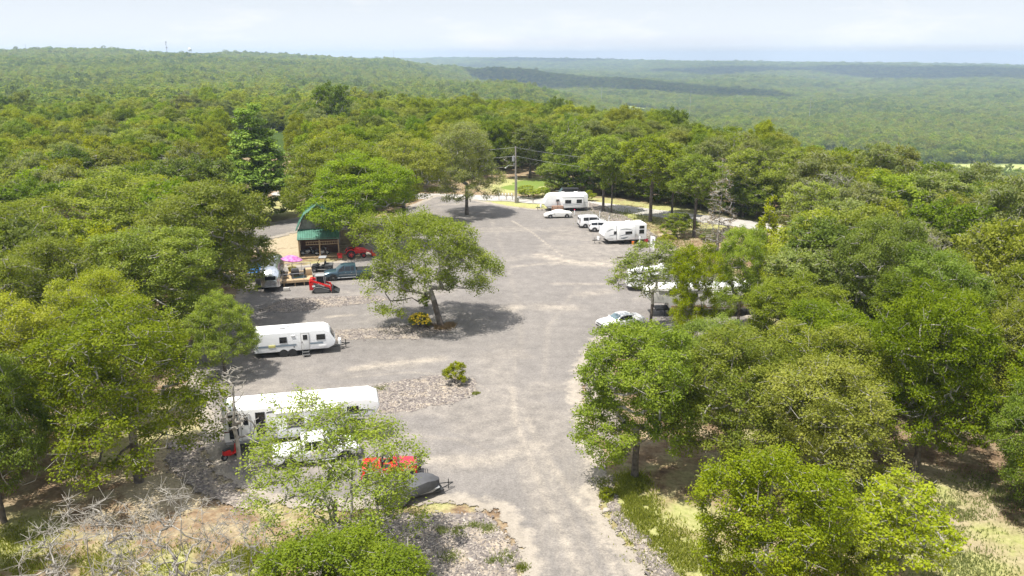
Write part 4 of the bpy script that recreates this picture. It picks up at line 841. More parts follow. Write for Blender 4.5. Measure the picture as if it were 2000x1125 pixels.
s = 1; window(t, .45, 1.15, 2.28, 2.62, 0, s, bar=False); window(t, .45, 1.15, 1.5, 2.02, 0, s); window(t, L - 2.05, L - 1.7, 1.55, 1.95, 0, s)
MB().box((3.35, .28, 1.72), (2.6, .6, 1.95), 0, .04).build('slide_out', 'white', t); window(t, 2.55, 3.55, 1.65, 1.98, .58, s)
swoosh(t, arc(4.4, 2.3, 2.4, 2.15, .15), .58, s, .12); swoosh(t, arc(4.45, 1.35, 2.6, 1.45, .12), .58, s, .11); swoosh(t, arc(4.3, 1.05, 3.1, 1.2, -.1), .58, s, .24); graph(t, L, 0, s)
MB().box((4.75, .003, 1.75), (.05, .02, 2.1)).build('slide_seal', 'black', t); MB().box((1.6, .01, 1.25), (.5, .02, .4), 0, .01).build('fridge_vent', 'offwhite', t); wellring(t, [2.35, 3.15], .35, 0, s, .35); MB().box((L - 1.1, .003, .85), (1.0, .02, .1)).build('stone_guard', 'silver', t)
MB().box((.9, .012, .95), (.3, .02, .16)).build('fuel_cap', 'lgrey', t)
t2p = t
p, q = G(1148, 411.5), G(1050, 413.5); loc, rz = on(p, q); L = 8.2
t = thing('travel_trailer', loc, rz, 'farthest white travel trailer with a wide slide-out and a wall mounted air conditioner', 'travel trailer')
zt = 3.0; rv_common(t, L, 2.4, nose(L, zb, zt), zb, [2.6, 3.4], .35, 'white', roofz=zt, ac=(.25, .55), vents=(.12,))
for o in [c for c in bpy.data.objects if c.parent == t]: o.location.y -= 1.2
MB().box((2.95, .4, 1.65), (3.9, .82, 1.95), 0, .04).build('slide_out', 'white', t); MB().box((2.95, .42, 2.66), (4.0, .86, .06), 0, .02).build('slide_out_cover', 'roofw', t)
window(t, 1.35, 2.25, 1.55, 2.15, .81, 1); window(t, 3.3, 4.35, 1.55, 2.1, .81, 1); swoosh(t, arc(4.8, 1.35, 1.2, 1.15, .12), .81, 1, .10); swoosh(t, arc(4.8, 1.2, 2.4, 1.0, .05), .81, 1, .05); swoosh(t, arc(.8, 1.45, .05, 1.5, .02), 0, 1, .05)
o = MB().box((5.65, .14, 2.0), (.62, .34, .42), 0, .03).build('window_air_conditioner', 'lgrey', t); MB().box((5.65, .32, 2.0), (.5, .02, .32)).build('grille', 'black', o); MB().box((5.65, .06, 1.35), (.08, .08, .9)).build('support_post', 'tan', t)
wellring(t, [2.6, 3.4], .35, 0, 1, .35); MB().box((L - 1.1, .003, .85), (1.2, .02, .1)).build('stone_guard', 'silver', t)
MB().path([(4.9, -1.1, zt), (5.2, -1.1, zt + .5), (5.9, -.9, zt + .55)], .03).build('antenna', 'galv', t)
bx = MB().box((5.75, .75, .62), (2.1, .5, 1.1), 0, .02).v; tb = thing('storage_box', (0, 0, .07), 0, 'tan brown box panel below the wall air conditioner of the farthest trailer', 'box'); mt = Matrix.Translation(loc) @ Matrix.Rotation(rz, 4, 'Z'); tb.location = mt @ Vector((5.75, .75, 0)); tb.rotation_euler = (0, 0, rz)
MB().box((0, 0, .55), (2.1, .5, 1.08), 0, .02).build('box', 'tan', tb); MB().box((0, .26, .55), (.06, .02, 1.0)).box((-1.0, .26, .55), (.06, .02, 1.0)).box((1.0, .26, .55), (.06, .02, 1.0)).build('batten', 'brownw', tb)
# tan skirted fifth wheel and silver-sided trailer behind the right hand trees
p, q = G(1472, 617), G(1262, 622); loc, rz = on(p, q); L = math.dist(p, q)
t = thing('fifth_wheel_trailer', loc, rz, 'off-white fifth wheel trailer with a cream nose cap behind the right hand trees', 'fifth wheel trailer')
zb, zt = .8, 3.25; xg = L - 2.4
rv_common(t, L, 2.45, [(0, zb), (xg - .3, zb), (xg, zb + .3), (xg + .05, zb + .75), (L - .8, zb + .85), (L - .2, zb + 1.2), (L, zb + 1.7), (L - .15, zt - .3), (L - .6, zt), (.15, zt), (0, zt - .15)], zb, [3.1, 4.05], .38, 'offwhite', tongue=False, roofz=zt, ac=(.4,), vents=(.2, .7))
for o in [c for c in bpy.data.objects if c.parent == t]: o.location.y -= 1.23
MB().box((3.6, .25, 2.05), (3.6, .5, 1.7), 0, .04).build('slide_out', 'offwhite', t); window(t, 2.5, 3.9, 1.9, 2.5, .5, 1); window(t, 6.4, 7.1, 1.9, 2.6, 0, 1, bar=False); window(t, .4, 1.3, 1.9, 2.5, 0, 1); door(t, 7.4, 8.1, .9, 2.8, 0, 1, 'offwhite')
MB().box((L * .40, .004, zb + .32), (L * .75, .02, .34)).build('tan_band', 'tan', t); MB().prism([(L - .75, zt + .01), (L - .15, zt - .29), (L + .03, zb + 1.7), (L - .05, zb + 1.35), (L - .3, zt - .4)], -2.4, -.05, 0, .03).build('nose_cap', 'stain' if False else 'cover', t); wellring(t, [3.1, 4.05], .38, 0, 1, .38)
for yy in (-.4, -2.0): MB().cyl((xg - .15, yy, 0), (xg - .15, yy, 1.1), .06, 8).build('landing_leg', 'steel', t)
MB().box((L * .5, .02, zt - .28), (L * .8, .1, .12), 0, .02).build('awning', 'lgrey', t)
p, q = G(1372, 568), G(1226, 571); loc, rz = on(p, q); L = math.dist(p, q)
t = thing('travel_trailer', loc, rz, 'rounded white trailer with shiny silvery sides, second of the two behind the right hand trees', 'travel trailer')
sec = MB(); n = 13; xs = [0, .12, .4, .9, 2, 4, L - 2, L - 1.1, L - .5, L - .18, L - .04]; V = []
for x in xs:
    e_ = min(x, L - x); k = math.sqrt(max(0, 1 - (1 - min(e_ / 1.1, 1)) ** 2)); hw = 1.2 * (.45 + .55 * k); top = .6 + 2.15 * (.45 + .55 * k)
    for i in range(n): a = math.pi * i / (n - 1); cx = math.cos(a); V.append((x, math.copysign(abs(cx) ** .45, cx) * hw - 1.2, .6 + (top - .6) * math.sin(a) ** .55))
sec.add(V, [(i * n + j, (i + 1) * n + j, (i + 1) * n + j + 1, i * n + j + 1) for i in range(len(xs) - 1) for j in range(n - 1)] + [tuple(range(n))[::-1], tuple((len(xs) - 1) * n + j for j in range(n))] + [tuple(i * n for i in range(len(xs)))[::-1]])
sec.build('body', 'white', t, 60); MB().box((L * .5, .0, 1.45), (L * .62, .03, .9), 0, .01).build('side_sheet', 'alu', t); window(t, 2, 3, 1.5, 2.0, .02, 1); window(t, L * .6, L * .6 + .9, 1.5, 2.0, .02, 1)
MB().box((L - .10, -1.2, 1.75), (.12, 1.1, .5), 0, .03).build('front_window', 'glass', t)
for x in (2.6, 3.4):
    for yy in (-.2, -2.2): wheel(t, x, yy, .34, .2, 'wrim', out=1 if yy > -1 else -1)
m = MB(); m.cyl((L - .3, -.6, .5), (L + 1.0, -1.15, .5), .05, 6); m.cyl((L - .3, -1.8, .5), (L + 1.0, -1.25, .5), .05, 6); m.cyl((L + .9, -1.2, 0), (L + .9, -1.2, .85), .04, 8); m.build('tongue', 'steel', t)
MB().prism([(4.3, 2.76), (5.2, 2.76), (5.1, 3.05), (4.4, 3.05)], -1.55, -.9, 0, .06).build('air_conditioner', 'roofw', t); MB().box((2.5, -1.2, 2.79), (.42, .42, .08), 0, .02).build('roof_vent', 'roofw', t)
# ---- silver aluminium trailer (long axis away from the camera)
p, q = G(551, 571), G(561, 522); loc, rz = on(p, q); L = 9.2
t = thing('silver_trailer', loc, rz, 'rounded polished aluminium trailer beside the wooden deck', 'travel trailer')
sec = MB(); n = 15; xs = [0, .06, .2, .5, .95, 1.6, 3, 5, L - 1.6, L - .9, L - .35, L - .08]; V = []
for x in xs:
    e_ = min(x, L - x); k = math.sqrt(max(0, 1 - (1 - min(e_ / 1.3, 1)) ** 2)); hw = 1.22 * (.55 + .45 * k); top = .62 + 2.15 * (.40 + .60 * k)
    for i in range(n): a = math.pi * i / (n - 1); cx = math.cos(a); V.append((x, math.copysign(abs(cx) ** .5, cx) * hw + 1.22, .62 + (top - .62) * math.sin(a) ** .6))
sec.add(V, [(i * n + j, (i + 1) * n + j, (i + 1) * n + j + 1, i * n + j + 1) for i in range(len(xs) - 1) for j in range(n - 1)] + [tuple(range(n))[::-1], tuple((len(xs) - 1) * n + j for j in range(n))] + [tuple(i * n for i in range(len(xs)))[::-1], tuple(i * n + n - 1 for i in range(len(xs)))])
sec.build('body', 'alu', t, 60); MB().box((.02, 1.22, 1.75), (.12, 1.25, .5), 0, .05).build('rear_window', 'glass', t); MB().box((L * .5, 1.22, .55), (L * .9, 2.1, .14)).build('chassis', 'steel', t); MB().box((.05, 1.22, .72), (.12, 1.5, .14), 0, .03).build('bumper', 'galv', t)
for x, nm in ((2.2, 'roof_vent'), (6.4, 'roof_vent')): MB().box((x, 1.22, 2.80), (.5, .5, .12), 0, .04).build(nm, 'galv', t)
MB().prism([(3.7, 2.74), (4.9, 2.74), (4.75, 3.08), (3.85, 3.08)], .85, 1.6, 0, .07).build('air_conditioner', 'lgrey', t)
for i in range(5): MB().cyl((.28, .62 + .3 * i, 2.42), (.22, .62 + .3 * i, 2.47), .035, 8).build('marker_lamp', 'black', t)
for x in (4.0, 4.9):
    for yy in (.2, 2.24): wheel(t, x, yy, .36, .2, 'rim', out=-1 if yy < 1 else 1)
window(t, 2.0, 3.0, 1.55, 2.0, .02, -1); window(t, 5.2, 6.2, 1.55, 2.0, .02, -1); door(t, 3.2, 3.85, .8, 2.4, .01, -1, 'galv')
a_ = thing('awning', loc, rz, 'blue awning cloth on the far side of the silver trailer', 'awning'); MB().prism([(1.2, 2.2), (6.5, 2.2), (6.5, 2.24), (1.2, 2.24)], 2.5, 4.2, 0, .01, Matrix.Rotation(-.0, 4, 'X')).build('cloth', 'bluec', a_)
MB().cyl((1.3, 4.1, 0), (1.3, 4.1, 2.2), .03, 6).build('pole', 'galv', a_); MB().cyl((6.4, 4.1, 0), (6.4, 4.1, 2.2), .03, 6).build('pole', 'galv', a_)
# ---- cars
def car(t, secs, glass, body, wheels, wr, rimm='rim', ww=.22, side=None, dark='glass', well=True):
    n = 11; V = []
    for (x, w, zb, zs, wr_, zr) in secs:
        h = [(w * .86, zb), (w * .97, zb + .10), (w, zb + (zs - zb) * .55), (w * .975, zs), (wr_, zr), (wr_ * .72, zr + .035 * (wr_ > .3))]
        ring = [(-a, b) for a, b in h] + [(a, b) for a, b in h[::-1]]; V += [(x, a, b) for a, b in ring]; k = len(ring)
    F = [(i * k + j, i * k + (j + 1) % k, (i + 1) * k + (j + 1) % k, (i + 1) * k + j) for i in range(len(secs) - 1) for j in range(k)] + [tuple(range(k))[::-1], tuple((len(secs) - 1) * k + j for j in range(k))]
    F = [f[::-1] for f in F]; MB().add(V, F).build('body', body, t, 32)
    def quad(A, B, C, D, off=.012):
        A, B, C, D = map(Vector, (A, B, C, D)); nrm = (B - A).cross(D - A).normalized(); b = nrm * off; return [A + b, B + b, C + b, D + b, A - b, B - b, C - b, D - b]
    FQ = [(0, 1, 2, 3), (4, 7, 6, 5), (0, 4, 5, 1), (1, 5, 6, 2), (2, 6, 7, 3), (3, 7, 4, 0)]
    def bil(c, u, v):
        return Vector(c[0]) * (1 - u) * (1 - v) + Vector(c[1]) * u * (1 - v) + Vector(c[2]) * u * v + Vector(c[3]) * (1 - u) * v
    for kind, i, j, u0, u1, v0, v1 in glass:
        a, b = secs[i], secs[j]
        if kind == 'side':
            for sg in (-1, 1):
                c = [(a[0], sg * a[1] * .975, a[3]), (b[0], sg * b[1] * .975, b[3]), (b[0], sg * b[4], b[5]), (a[0], sg * a[4], a[5])]
                MB().add(quad(*[bil(c, u, v) for u, v in ((u0, v0), (u1, v0), (u1, v1), (u0, v1))], off=.014), FQ).build('side_window', dark, t)
        else:
            c = [(a[0], -a[4], a[5] + .02), (a[0], a[4], a[5] + .02), (b[0], b[4], b[5] + .02), (b[0], -b[4], b[5] + .02)]
            MB().add(quad(*[bil(c, u, v) for u, v in ((u0, v0), (u1, v0), (u1, v1), (u0, v1))], off=.016), FQ).build('windshield' if kind == 'front' else 'rear_window', 'wshield' if kind == 'front' else dark, t)
    hw = max(s_[1] for s_ in secs)
    for x in wheels:
        for sg in (-1, 1):
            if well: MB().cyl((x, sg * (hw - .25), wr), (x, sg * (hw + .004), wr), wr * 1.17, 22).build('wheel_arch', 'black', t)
            wheel(t, x, sg * (hw - ww / 2 + .015), wr, ww, rimm)
    return hw
def lamps(t, x, y, z, m, nm, d=(.05, .34, .14)):
    for sg in (-1, 1): MB().box((x, sg * y, z), d, 0, .02).build(nm, m, t)
def mirrors(t, x, y, z, m):
    for sg in (-1, 1): MB().box((x, sg * (y + .08), z), (.12, .2, .14), 0, .03).build('mirror', m, t)
def handles(t, xs, y, z):
    for x in xs:
        for sg in (-1, 1): MB().box((x, sg * y, z), (.18, .03, .03)).build('door_handle', 'silver', t)
# white muscle car, nose to lower left
c0 = G(1187, 643); t = thing('muscle_car', (c0[0] + 1.35, c0[1] + .65, .07), math.radians(180 + 24), 'white two-door muscle car with a black front grille, half hidden by the tree', 'car')
hw = car(t, [(-2.5, .80, .38, .78, .70, .86), (-2.35, .93, .30, .86, .84, .98), (-1.75, .95, .24, .92, .86, 1.04), (-1.05, .95, .22, .93, .64, 1.38), (-.35, .95, .22, .93, .66, 1.45), (.25, .95, .22, .93, .66, 1.40), (.95, .95, .22, .92, .80, 1.00), (1.5, .95, .24, .86, .82, .96), (2.2, .93, .28, .78, .80, .86), (2.45, .84, .32, .68, .72, .76)],
    [('front', 6, 5, .06, .94, .08, .92), ('rear', 2, 3, .1, .9, .1, .85), ('side', 5, 6, .0, .62, .10, .80), ('side', 4, 5, .0, 1, .12, .85), ('side', 3, 4, .15, 1, .12, .85)], 'wpaint', [-1.45, 1.48], .36)
MB().box((2.455, 0, .63), (.06, 1.25, .10), 0, .02).build('grille', 'black', t); MB().box((2.40, 0, .36), (.14, 1.5, .18), 0, .04).build('bumper_lip', 'black', t); lamps(t, 2.45, .5, .63, 'silver', 'headlight', (.05, .16, .1)); lamps(t, -2.5, .5, .74, 'maroon', 'tail_light', (.06, .5, .12)); mirrors(t, .75, .93, 1.0, 'wpaint'); handles(t, [-.35], .95, .8)
MB().box((1.75, .28, .97), (.22, .06, .02)).box((1.75, -.28, .97), (.22, .06, .02)).build('hood_scoop', 'black', t); MB().box((-.7, 0, .24), (3.0, 1.88, .05)).build('sill', 'black', t)
# covered sports car
c0 = G(1090, 427); t = thing('covered_car', (c0[0], c0[1] + .9, .07), math.radians(180 + 8), 'low sports car under a pale fitted cover in front of the farthest trailer', 'car')
car(t, [(-2.4, .80, .30, .72, .66, .80), (-2.2, .93, .22, .86, .80, .94), (-1.5, .95, .20, .90, .80, 1.02), (-.7, .95, .2, .90, .60, 1.28), (0, .95, .2, .9, .60, 1.32), (.5, .95, .2, .88, .62, 1.22), (1.15, .95, .2, .84, .78, .94), (1.8, .93, .2, .74, .78, .80), (2.3, .86, .22, .58, .66, .64), (2.45, .7, .25, .48, .5, .52)], [], 'cover', [-1.45, 1.5], .34)
for sg in (-1, 1): MB().path([(1.3, sg * .96, .82), (.3, sg * .93, 1.02), (-.8, sg * .90, 1.10), (-1.4, sg * .93, .95)], .02).build('cover_fold', 'stripe', t)
mirrors(t, .85, .90, .95, 'cover')
# white van and small white suv, tails towards the camera's left
c0 = G(1139, 446); t = thing('cargo_van', (c0[0] + 1.6, c0[1] + .95, .07), math.radians(8), 'white cargo van with dark side windows, behind the small white utility vehicle', 'van')
car(t, [(-2.35, .86, .38, 1.05, .74, 1.72), (-2.2, .93, .30, 1.10, .80, 1.86), (-.8, .94, .28, 1.10, .80, 1.92), (.6, .94, .28, 1.10, .78, 1.88), (1.35, .94, .28, 1.05, .84, 1.20), (2.05, .92, .30, .95, .80, 1.05), (2.35, .82, .36, .78, .70, .88)], [('front', 4, 3, .06, .94, .08, .95), ('side', 0, 1, .3, .9, .1, .8), ('side', 1, 2, .35, .97, .15, .8), ('side', 2, 3, .03, .97, .15, .8), ('side', 3, 4, .02, .6, .1, .75)], 'wpaint', [-1.4, 1.45], .34, 'rim')
MB().box((-2.34, 0, 1.48), (.05, 1.3, .42), 0, .02).build('rear_window', 'glass', t); lamps(t, -2.3, .84, 1.05, 'maroon', 'tail_light', (.1, .1, .5)); mirrors(t, 1.1, .92, 1.25, 'wpaint'); lamps(t, 2.33, .6, .8, 'silver', 'headlight', (.06, .3, .16)); MB().box((-2.36, 0, .5), (.12, 1.8, .2), 0, .04).build('bumper', 'black', t)
MB().box((-.8, .62, 1.98), (2.4, .04, .05)).build('roof_rail', 'galv', t); MB().box((-.8, -.62, 1.98), (2.4, .04, .05)).build('roof_rail', 'galv', t)
c0 = G(1158, 453.5); t = thing('small_suv', (c0[0] + 1.5, c0[1] + .8, .07), math.radians(3), 'small white utility vehicle tucked behind the nose of the swoosh trailer', 'suv')
car(t, [(-2.15, .82, .42, .98, .66, 1.30), (-1.95, .92, .32, 1.02, .70, 1.56), (-.8, .93, .28, 1.00, .72, 1.66), (.35, .93, .28, .98, .70, 1.60), (1.1, .93, .28, .96, .82, 1.10), (1.8, .91, .32, .88, .80, .98), (2.15, .80, .38, .72, .66, .80)], [('front', 4, 3, .06, .94, .08, .95), ('side', 0, 1, .35, .95, .1, .75), ('side', 1, 2, .1, .97, .15, .8), ('side', 2, 3, .03, .97, .15, .8), ('side', 3, 4, .02, .55, .1, .75)], 'wpaint', [-1.3, 1.35], .36, 'rim')
MB().box((-2.10, 0, 1.28), (.06, 1.1, .34), 0, .02).build('rear_window', 'glass', t); lamps(t, -2.1, .78, 1.0, 'maroon', 'tail_light', (.1, .12, .35)); mirrors(t, .95, .92, 1.1, 'wpaint'); MB().box((-2.14, 0, .46), (.12, 1.7, .2), 0, .04).build('bumper', 'black', t); handles(t, [-.6, .4], .935, .9)
# blue-grey pickup, nose to the left
def pickup(t, body, rimm, cover=True):
    car(t, [(-2.95, .94, .48, 1.05, .90, 1.12), (-2.8, .97, .42, 1.08, .92, 1.16), (-1.05, .97, .40, 1.08, .92, 1.16)], [], body, [-1.85], .41, rimm, .26)
    for o in [c for c in bpy.data.objects if c.parent == t and c.name.startswith('body')]: o.name = 'cargo_bed'
    car(t, [(-1.0, .97, .40, 1.10, .70, 1.78), (-.85, .97, .40, 1.10, .72, 1.86), (.35, .97, .40, 1.10, .72, 1.88), (.75, .97, .40, 1.08, .70, 1.80), (1.45, .97, .40, 1.05, .84, 1.18), (2.4, .96, .44, 1.00, .84, 1.10), (2.85, .90, .50, .90, .78, .98)], [('front', 4, 3, .06, .94, .08, .95), ('side', 1, 2, .06, .40, .12, .82), ('side', 1, 2, .46, .98, .12, .82), ('side', 3, 4, -.5, .55, .1, .78)], body, [1.85], .41, rimm, .26)
    if cover: MB().box((-1.95, 0, 1.19), (1.8, 1.76, .05), 0, .02).build('bed_cover', 'black', t)
    else: MB().box((-1.95, 0, 1.17), (1.75, 1.7, .02)).build('bed_liner', 'grey', t)
    MB().box((2.86, 0, .82), (.08, 1.2, .28), 0, .03).build('grille', 'black', t); MB().box((2.86, 0, .55), (.2, 1.8, .22), 0, .05).build('front_bumper', 'silver', t); MB().box((-2.98, 0, .58), (.16, 1.8, .2), 0, .04).build('rear_bumper', 'silver', t)
    lamps(t, 2.84, .74, .84, 'silver', 'headlight', (.1, .26, .2)); lamps(t, -2.95, .88, .92, 'maroon', 'tail_light', (.08, .12, .34)); mirrors(t, 1.2, .98, 1.22, body); handles(t, [-.45, .3], .985, 1.0)
    for sg in (-1, 1): MB().cyl((-.95, sg * .98, .36), (1.3, sg * .98, .36), .05, 8).build('running_board', 'galv', t); MB().box((.1, sg * .982, .72), (2.0, .014, .04)).build('trim_strip', 'silver', t)
c0 = G(642, 551); t = thing('pickup_truck', (c0[0] + 2.3 - .2, c0[1] + 1.6, .07), math.radians(180 + 14), 'blue-grey pickup with a black bed cover, parked beyond the red track loader', 'pickup truck'); pickup(t, 'blue', 'rim')
c0 = G(532, 925); t = thing('pickup_truck', (c0[0] + 2.6, c0[1] + 1.9, .07), math.radians(17), 'white pickup seen through the thin-leaved oak beside the long white trailer', 'pickup truck'); pickup(t, 'wpaint', 'rim', False)
c0 = G(1128, 392); t = thing('pickup_truck', (c0[0] - 2.2, c0[1] + .6, .07), math.radians(186), 'dark vehicle showing just above the roof of the farthest trailer', 'pickup truck'); 
car(t, [(-2.6, .95, .5, 1.1, .8, 2.0), (-2.3, .98, .4, 1.15, .84, 2.3), (.8, .98, .4, 1.15, .84, 2.35), (1.6, .98, .4, 1.1, .86, 1.25), (2.5, .9, .5, .95, .8, 1.1)], [('front', 3, 2, .06, .94, .08, .95), ('side', 1, 2, .1, .95, .15, .85)], 'black', [-1.7, 1.7], .4)
# red off-roader, nose to the right
c0 = G(803, 941); t = thing('off_roader', (c0[0] - 1.5, c0[1] + .55, .07), math.radians(9), 'sun-faded red off-roader without a roof, nose pointing at the drive', 'off-roader')
b = MB(); b.prism([(-1.75, .55), (-1.75, 1.12), (-.55, 1.14), (-.45, .98), (.15, .98), (.45, 1.20), (.55, .55)], -.78, .78, 0, .05); b.build('tub', 'red', t)
MB().prism([(.47, .62), (.47, 1.18), (.9, 1.20), (1.75, 1.08), (1.85, 1.0), (1.85, .62)], -.58, .58, 0, .09, seg=3).build('hood', 'redfade', t)
for x, nm in ((1.25, 'front_fender'), (-1.25, 'rear_fender')):
    for sg in (-1, 1): MB().prism([(x + math.cos(a) * (.55 + e_) , .40 + math.sin(a) * (.48 + e_)) for e_, aa_ in ((0.06, np.linspace(0, math.pi, 10)), (0, np.linspace(math.pi, 0, 10))) for a in aa_], sg * .58, sg * .86, 0, 0).build(nm, 'red', t)
for x in (1.25, -1.25):
    for sg in (-1, 1): wheel(t, x, sg * .74, .40, .26, 'rim')
w_ = MB(); T = Matrix.Translation((.52, 0, 1.45)) @ Matrix.Rotation(-.28, 4, 'Y')
for c_, d_ in (((0, .64, 0), (.06, .08, .6)), ((0, -.64, 0), (.06, .08, .6)), ((0, 0, .29), (.06, 1.34, .08)), ((0, 0, -.27), (.06, 1.34, .08))): w_.box(c_, d_, 0, .012, T)
o = w_.build('windshield_frame', 'redfade', t); MB().box((0, 0, 0), (.02, 1.22, .5), 0, 0, T).build('pane', 'wshield', o)
MB().box((1.90, 0, .85), (.06, 1.1, .38), 0, .02).build('grille', 'black', t); g_ = MB(); g_.path([(1.95, -.55, .55), (2.15, -.5, 1.12), (2.15, .5, 1.12), (1.95, .55, .55)], .03); g_.path([(2.1, -.5, .85), (2.1, .5, .85)], .025); g_.path([(2.15, -.5, 1.12), (1.7, -.55, 1.18)], .02); g_.path([(2.15, .5, 1.12), (1.7, .55, 1.18)], .02); g_.build('brush_guard', 'black', t)
MB().box((2.02, 0, .55), (.16, 1.5, .16), 0, .02).build('bumper', 'black', t)
for sg in (-1, 1): MB().box((-.15, sg * .35, .95), (.5, .45, .14), 0, .04).box((-.42, sg * .35, 1.2), (.12, .45, .5), 0, .04).build('seat', 'black', t); MB().cyl((1.93, sg * .4, .9), (1.97, sg * .4, .9), .1, 14).build('headlight', 'silver', t)
MB().path([(-.75, -.68, 1.05), (-.75, -.66, 1.72), (-.75, .66, 1.72), (-.75, .68, 1.05)], .035).path([(-.75, -.6, 1.72), (-1.5, -.7, 1.1)], .03).path([(-.75, .6, 1.72), (-1.5, .7, 1.1)], .03).build('roll_bar', 'black', t)
MB().cyl((.2, .35, 1.1), (.1, .35, 1.16), .17, 14).build('steering_wheel', 'black', t); MB().box((-1.2, 0, .98), (.9, 1.2, .1), 0, .03).build('rear_bench', 'black', t); MB().cyl((-1.8, .1, .95), (-1.98, .1, .95), .36, 18).build('spare_wheel', 'tyre', t)
# covered boat / trailer
c0 = G(750, 992); p, q = G(750, 1002), G(858, 976); loc, rz = on(p, q)
t = thing('boat_trailer', loc, rz, 'small boat under a tight dark grey cover on its trailer, beside the red off-roader', 'boat trailer'); b = MB(); xs = [0, .3, 1.2, 2.1, 3.0, 3.6, 3.95]; hws = [.78, .86, .92, .9, .74, .5, .12]; tops = [.85, 1.0, 1.15, 1.32, 1.42, 1.2, .98]; V = []; k = 9
for x, hh, tp in zip(xs, hws, tops):
    prof = [(-1, 0), (-1.0, .5), (-.92, .78), (-.5, .93), (0, 1.0), (.5, .93), (.92, .78), (1.0, .5), (1, 0)]
    V += [(x, a * hh + .95, .55 + (tp - .55) * c + (.03 * math.sin(x * 7 + a * 3))) for a, c in prof]
b.add(V, [(i * k + j, (i + 1) * k + j, (i + 1) * k + j + 1, i * k + j + 1) for i in range(len(xs) - 1) for j in range(k - 1)] + [tuple(range(k))[::-1], tuple((len(xs) - 1) * k + j for j in range(k))]); b.build('cover', 'greycover', t, 30)
MB().prism([(0.05, .35), (3.3, .35), (3.85, .58), (0.02, .58)], .35, 1.55, 0, .05).build('hull', 'lgrey', t); MB().box((2.0, .95, .30), (4.2, 1.1, .08)).cyl((3.7, .5, .30), (4.9, .93, .38), .035, 6).cyl((3.7, 1.4, .30), (4.9, .97, .38), .035, 6).cyl((4.6, .95, 0), (4.6, .95, .7), .03, 8).build('trailer_frame', 'steel', t)
for yy in (.05, 1.85): wheel(t, 1.3, yy, .28, .18, 'galv' if False else 'rim', out=-1 if yy < 1 else 1)
MB().box((-.15, .95, .85), (.28, .35, .6), 0, .08).build('outboard_motor', 'black', t)
# red compact track loader
c0 = G(604, 575); t = thing('track_loader', (c0[0] + .05, c0[1] + .75, .07), math.radians(9), 'red compact track loader with its bucket lowered on the gravel', 'track loader')
for sg in (-1, 1):
    yy = sg * .62; P_ = [(.55, .02), (2.05, .02), (2.35, .14), (2.4, .30), (2.2, .42), (1.05, .78), (.62, .74), (.30, .42), (.30, .16)]
    o = MB().prism(P_, yy - .17, yy + .17, 0, .02).build('track', 'tyre', t); inner = [(1.25 + (x - 1.25) * .84, .36 + (z - .36) * .78) for x, z in P_]; MB().prism(inner, yy - .178, yy + .178).build('track_frame', 'grey', o)
    MB().path([(x, yy + sg * .175, z) for x, z in P_[4:8]], .025, 5).build('track_edge', 'lgrey', o)
    arm = [(-.02, 1.52), (.22, 1.66), (.50, 1.58), (2.02, .98), (2.30, .92), (2.48, .50), (2.52, .18), (2.34, .18), (2.22, .66), (1.90, .76), (.55, 1.30), (.18, 1.32), (-.02, 1.28)]
    o = MB().prism(arm, sg * .70 - .06, sg * .70 + .06, 0, .015).build('lift_arm', 'red', t)
    if sg < 0:
        fc = bpy.data.curves.new('lettering', 'FONT'); fc.body = 'Kubota'; fc.size = .26; fc.extrude = .004; fo_ = bpy.data.objects.new('tmp', fc); COL.objects.link(fo_); mt_ = bpy.data.meshes.new_from_object(fo_); bpy.data.objects.remove(fo_); mt_.materials.clear(); mt_.materials.append(M['white']); lo = link('lettering', mt_, o); lo.location = (.92, -.775, 1.10); lo.rotation_euler = (math.pi / 2, math.radians(21.5), 0)
    MB().prism([(-.1, .42), (-.1, 1.52), (.20, 1.60), (.42, 1.1), (.35, .42)], sg * .66 - .10, sg * .66 + .02 * sg, 0, .03).build('rear_tower', 'red', t)
    MB().box((.42, sg * .80, .92), (.34, .02, .2)).build('decal', 'white', t) if sg < 0 else None
MB().prism([(-.05, .35), (-.05, 1.25), (.6, 1.25), (.7, .9), (2.1, .72), (2.1, .35)], -.5, .5, 0, .04).build('body', 'grey', t); MB().prism([(-.12, 1.0), (-.05, 1.72), (.28, 1.78), (.40, 1.25), (.3, 1.0)], -.52, .52, 0, .05).build('engine_hood', 'red', t)
cb_ = MB()
for a, b_ in (((.75, 1.1), (.72, 2.02)), ((1.72, .8), (1.62, 2.02))):
    for sg in (-1, 1): cb_.cyl((a[0], sg * .5, a[1]), (b_[0], sg * .5, b_[1]), .05, 6)
cb_.box((1.17, 0, 2.06), (1.08, 1.12, .10), 0, .03).build('cab', 'lgrey', t)
for sg in (-1, 1): MB().prism([(.80, 1.18), (.78, 1.98), (1.60, 1.98), (1.66, .98)], sg * .49, sg * .51).build('cab_side_mesh', 'glass', t)
MB().box((1.0, 0, 1.2), (.5, .5, .14), 0, .03).box((.8, 0, 1.5), (.12, .5, .55), 0, .03).build('seat', 'black', t)
MB().prism([(2.48, .05), (2.46, .62), (2.56, .66), (2.62, .18), (3.32, .05), (3.34, .02)], -.92, .92, 0, .01).build('bucket', 'steel', t)
for sg in (-1, 1): MB().prism([(2.5, .03), (2.5, .6), (3.3, .06)], sg * .90 - .015, sg * .90 + .015).build('bucket_side', 'steel', t)
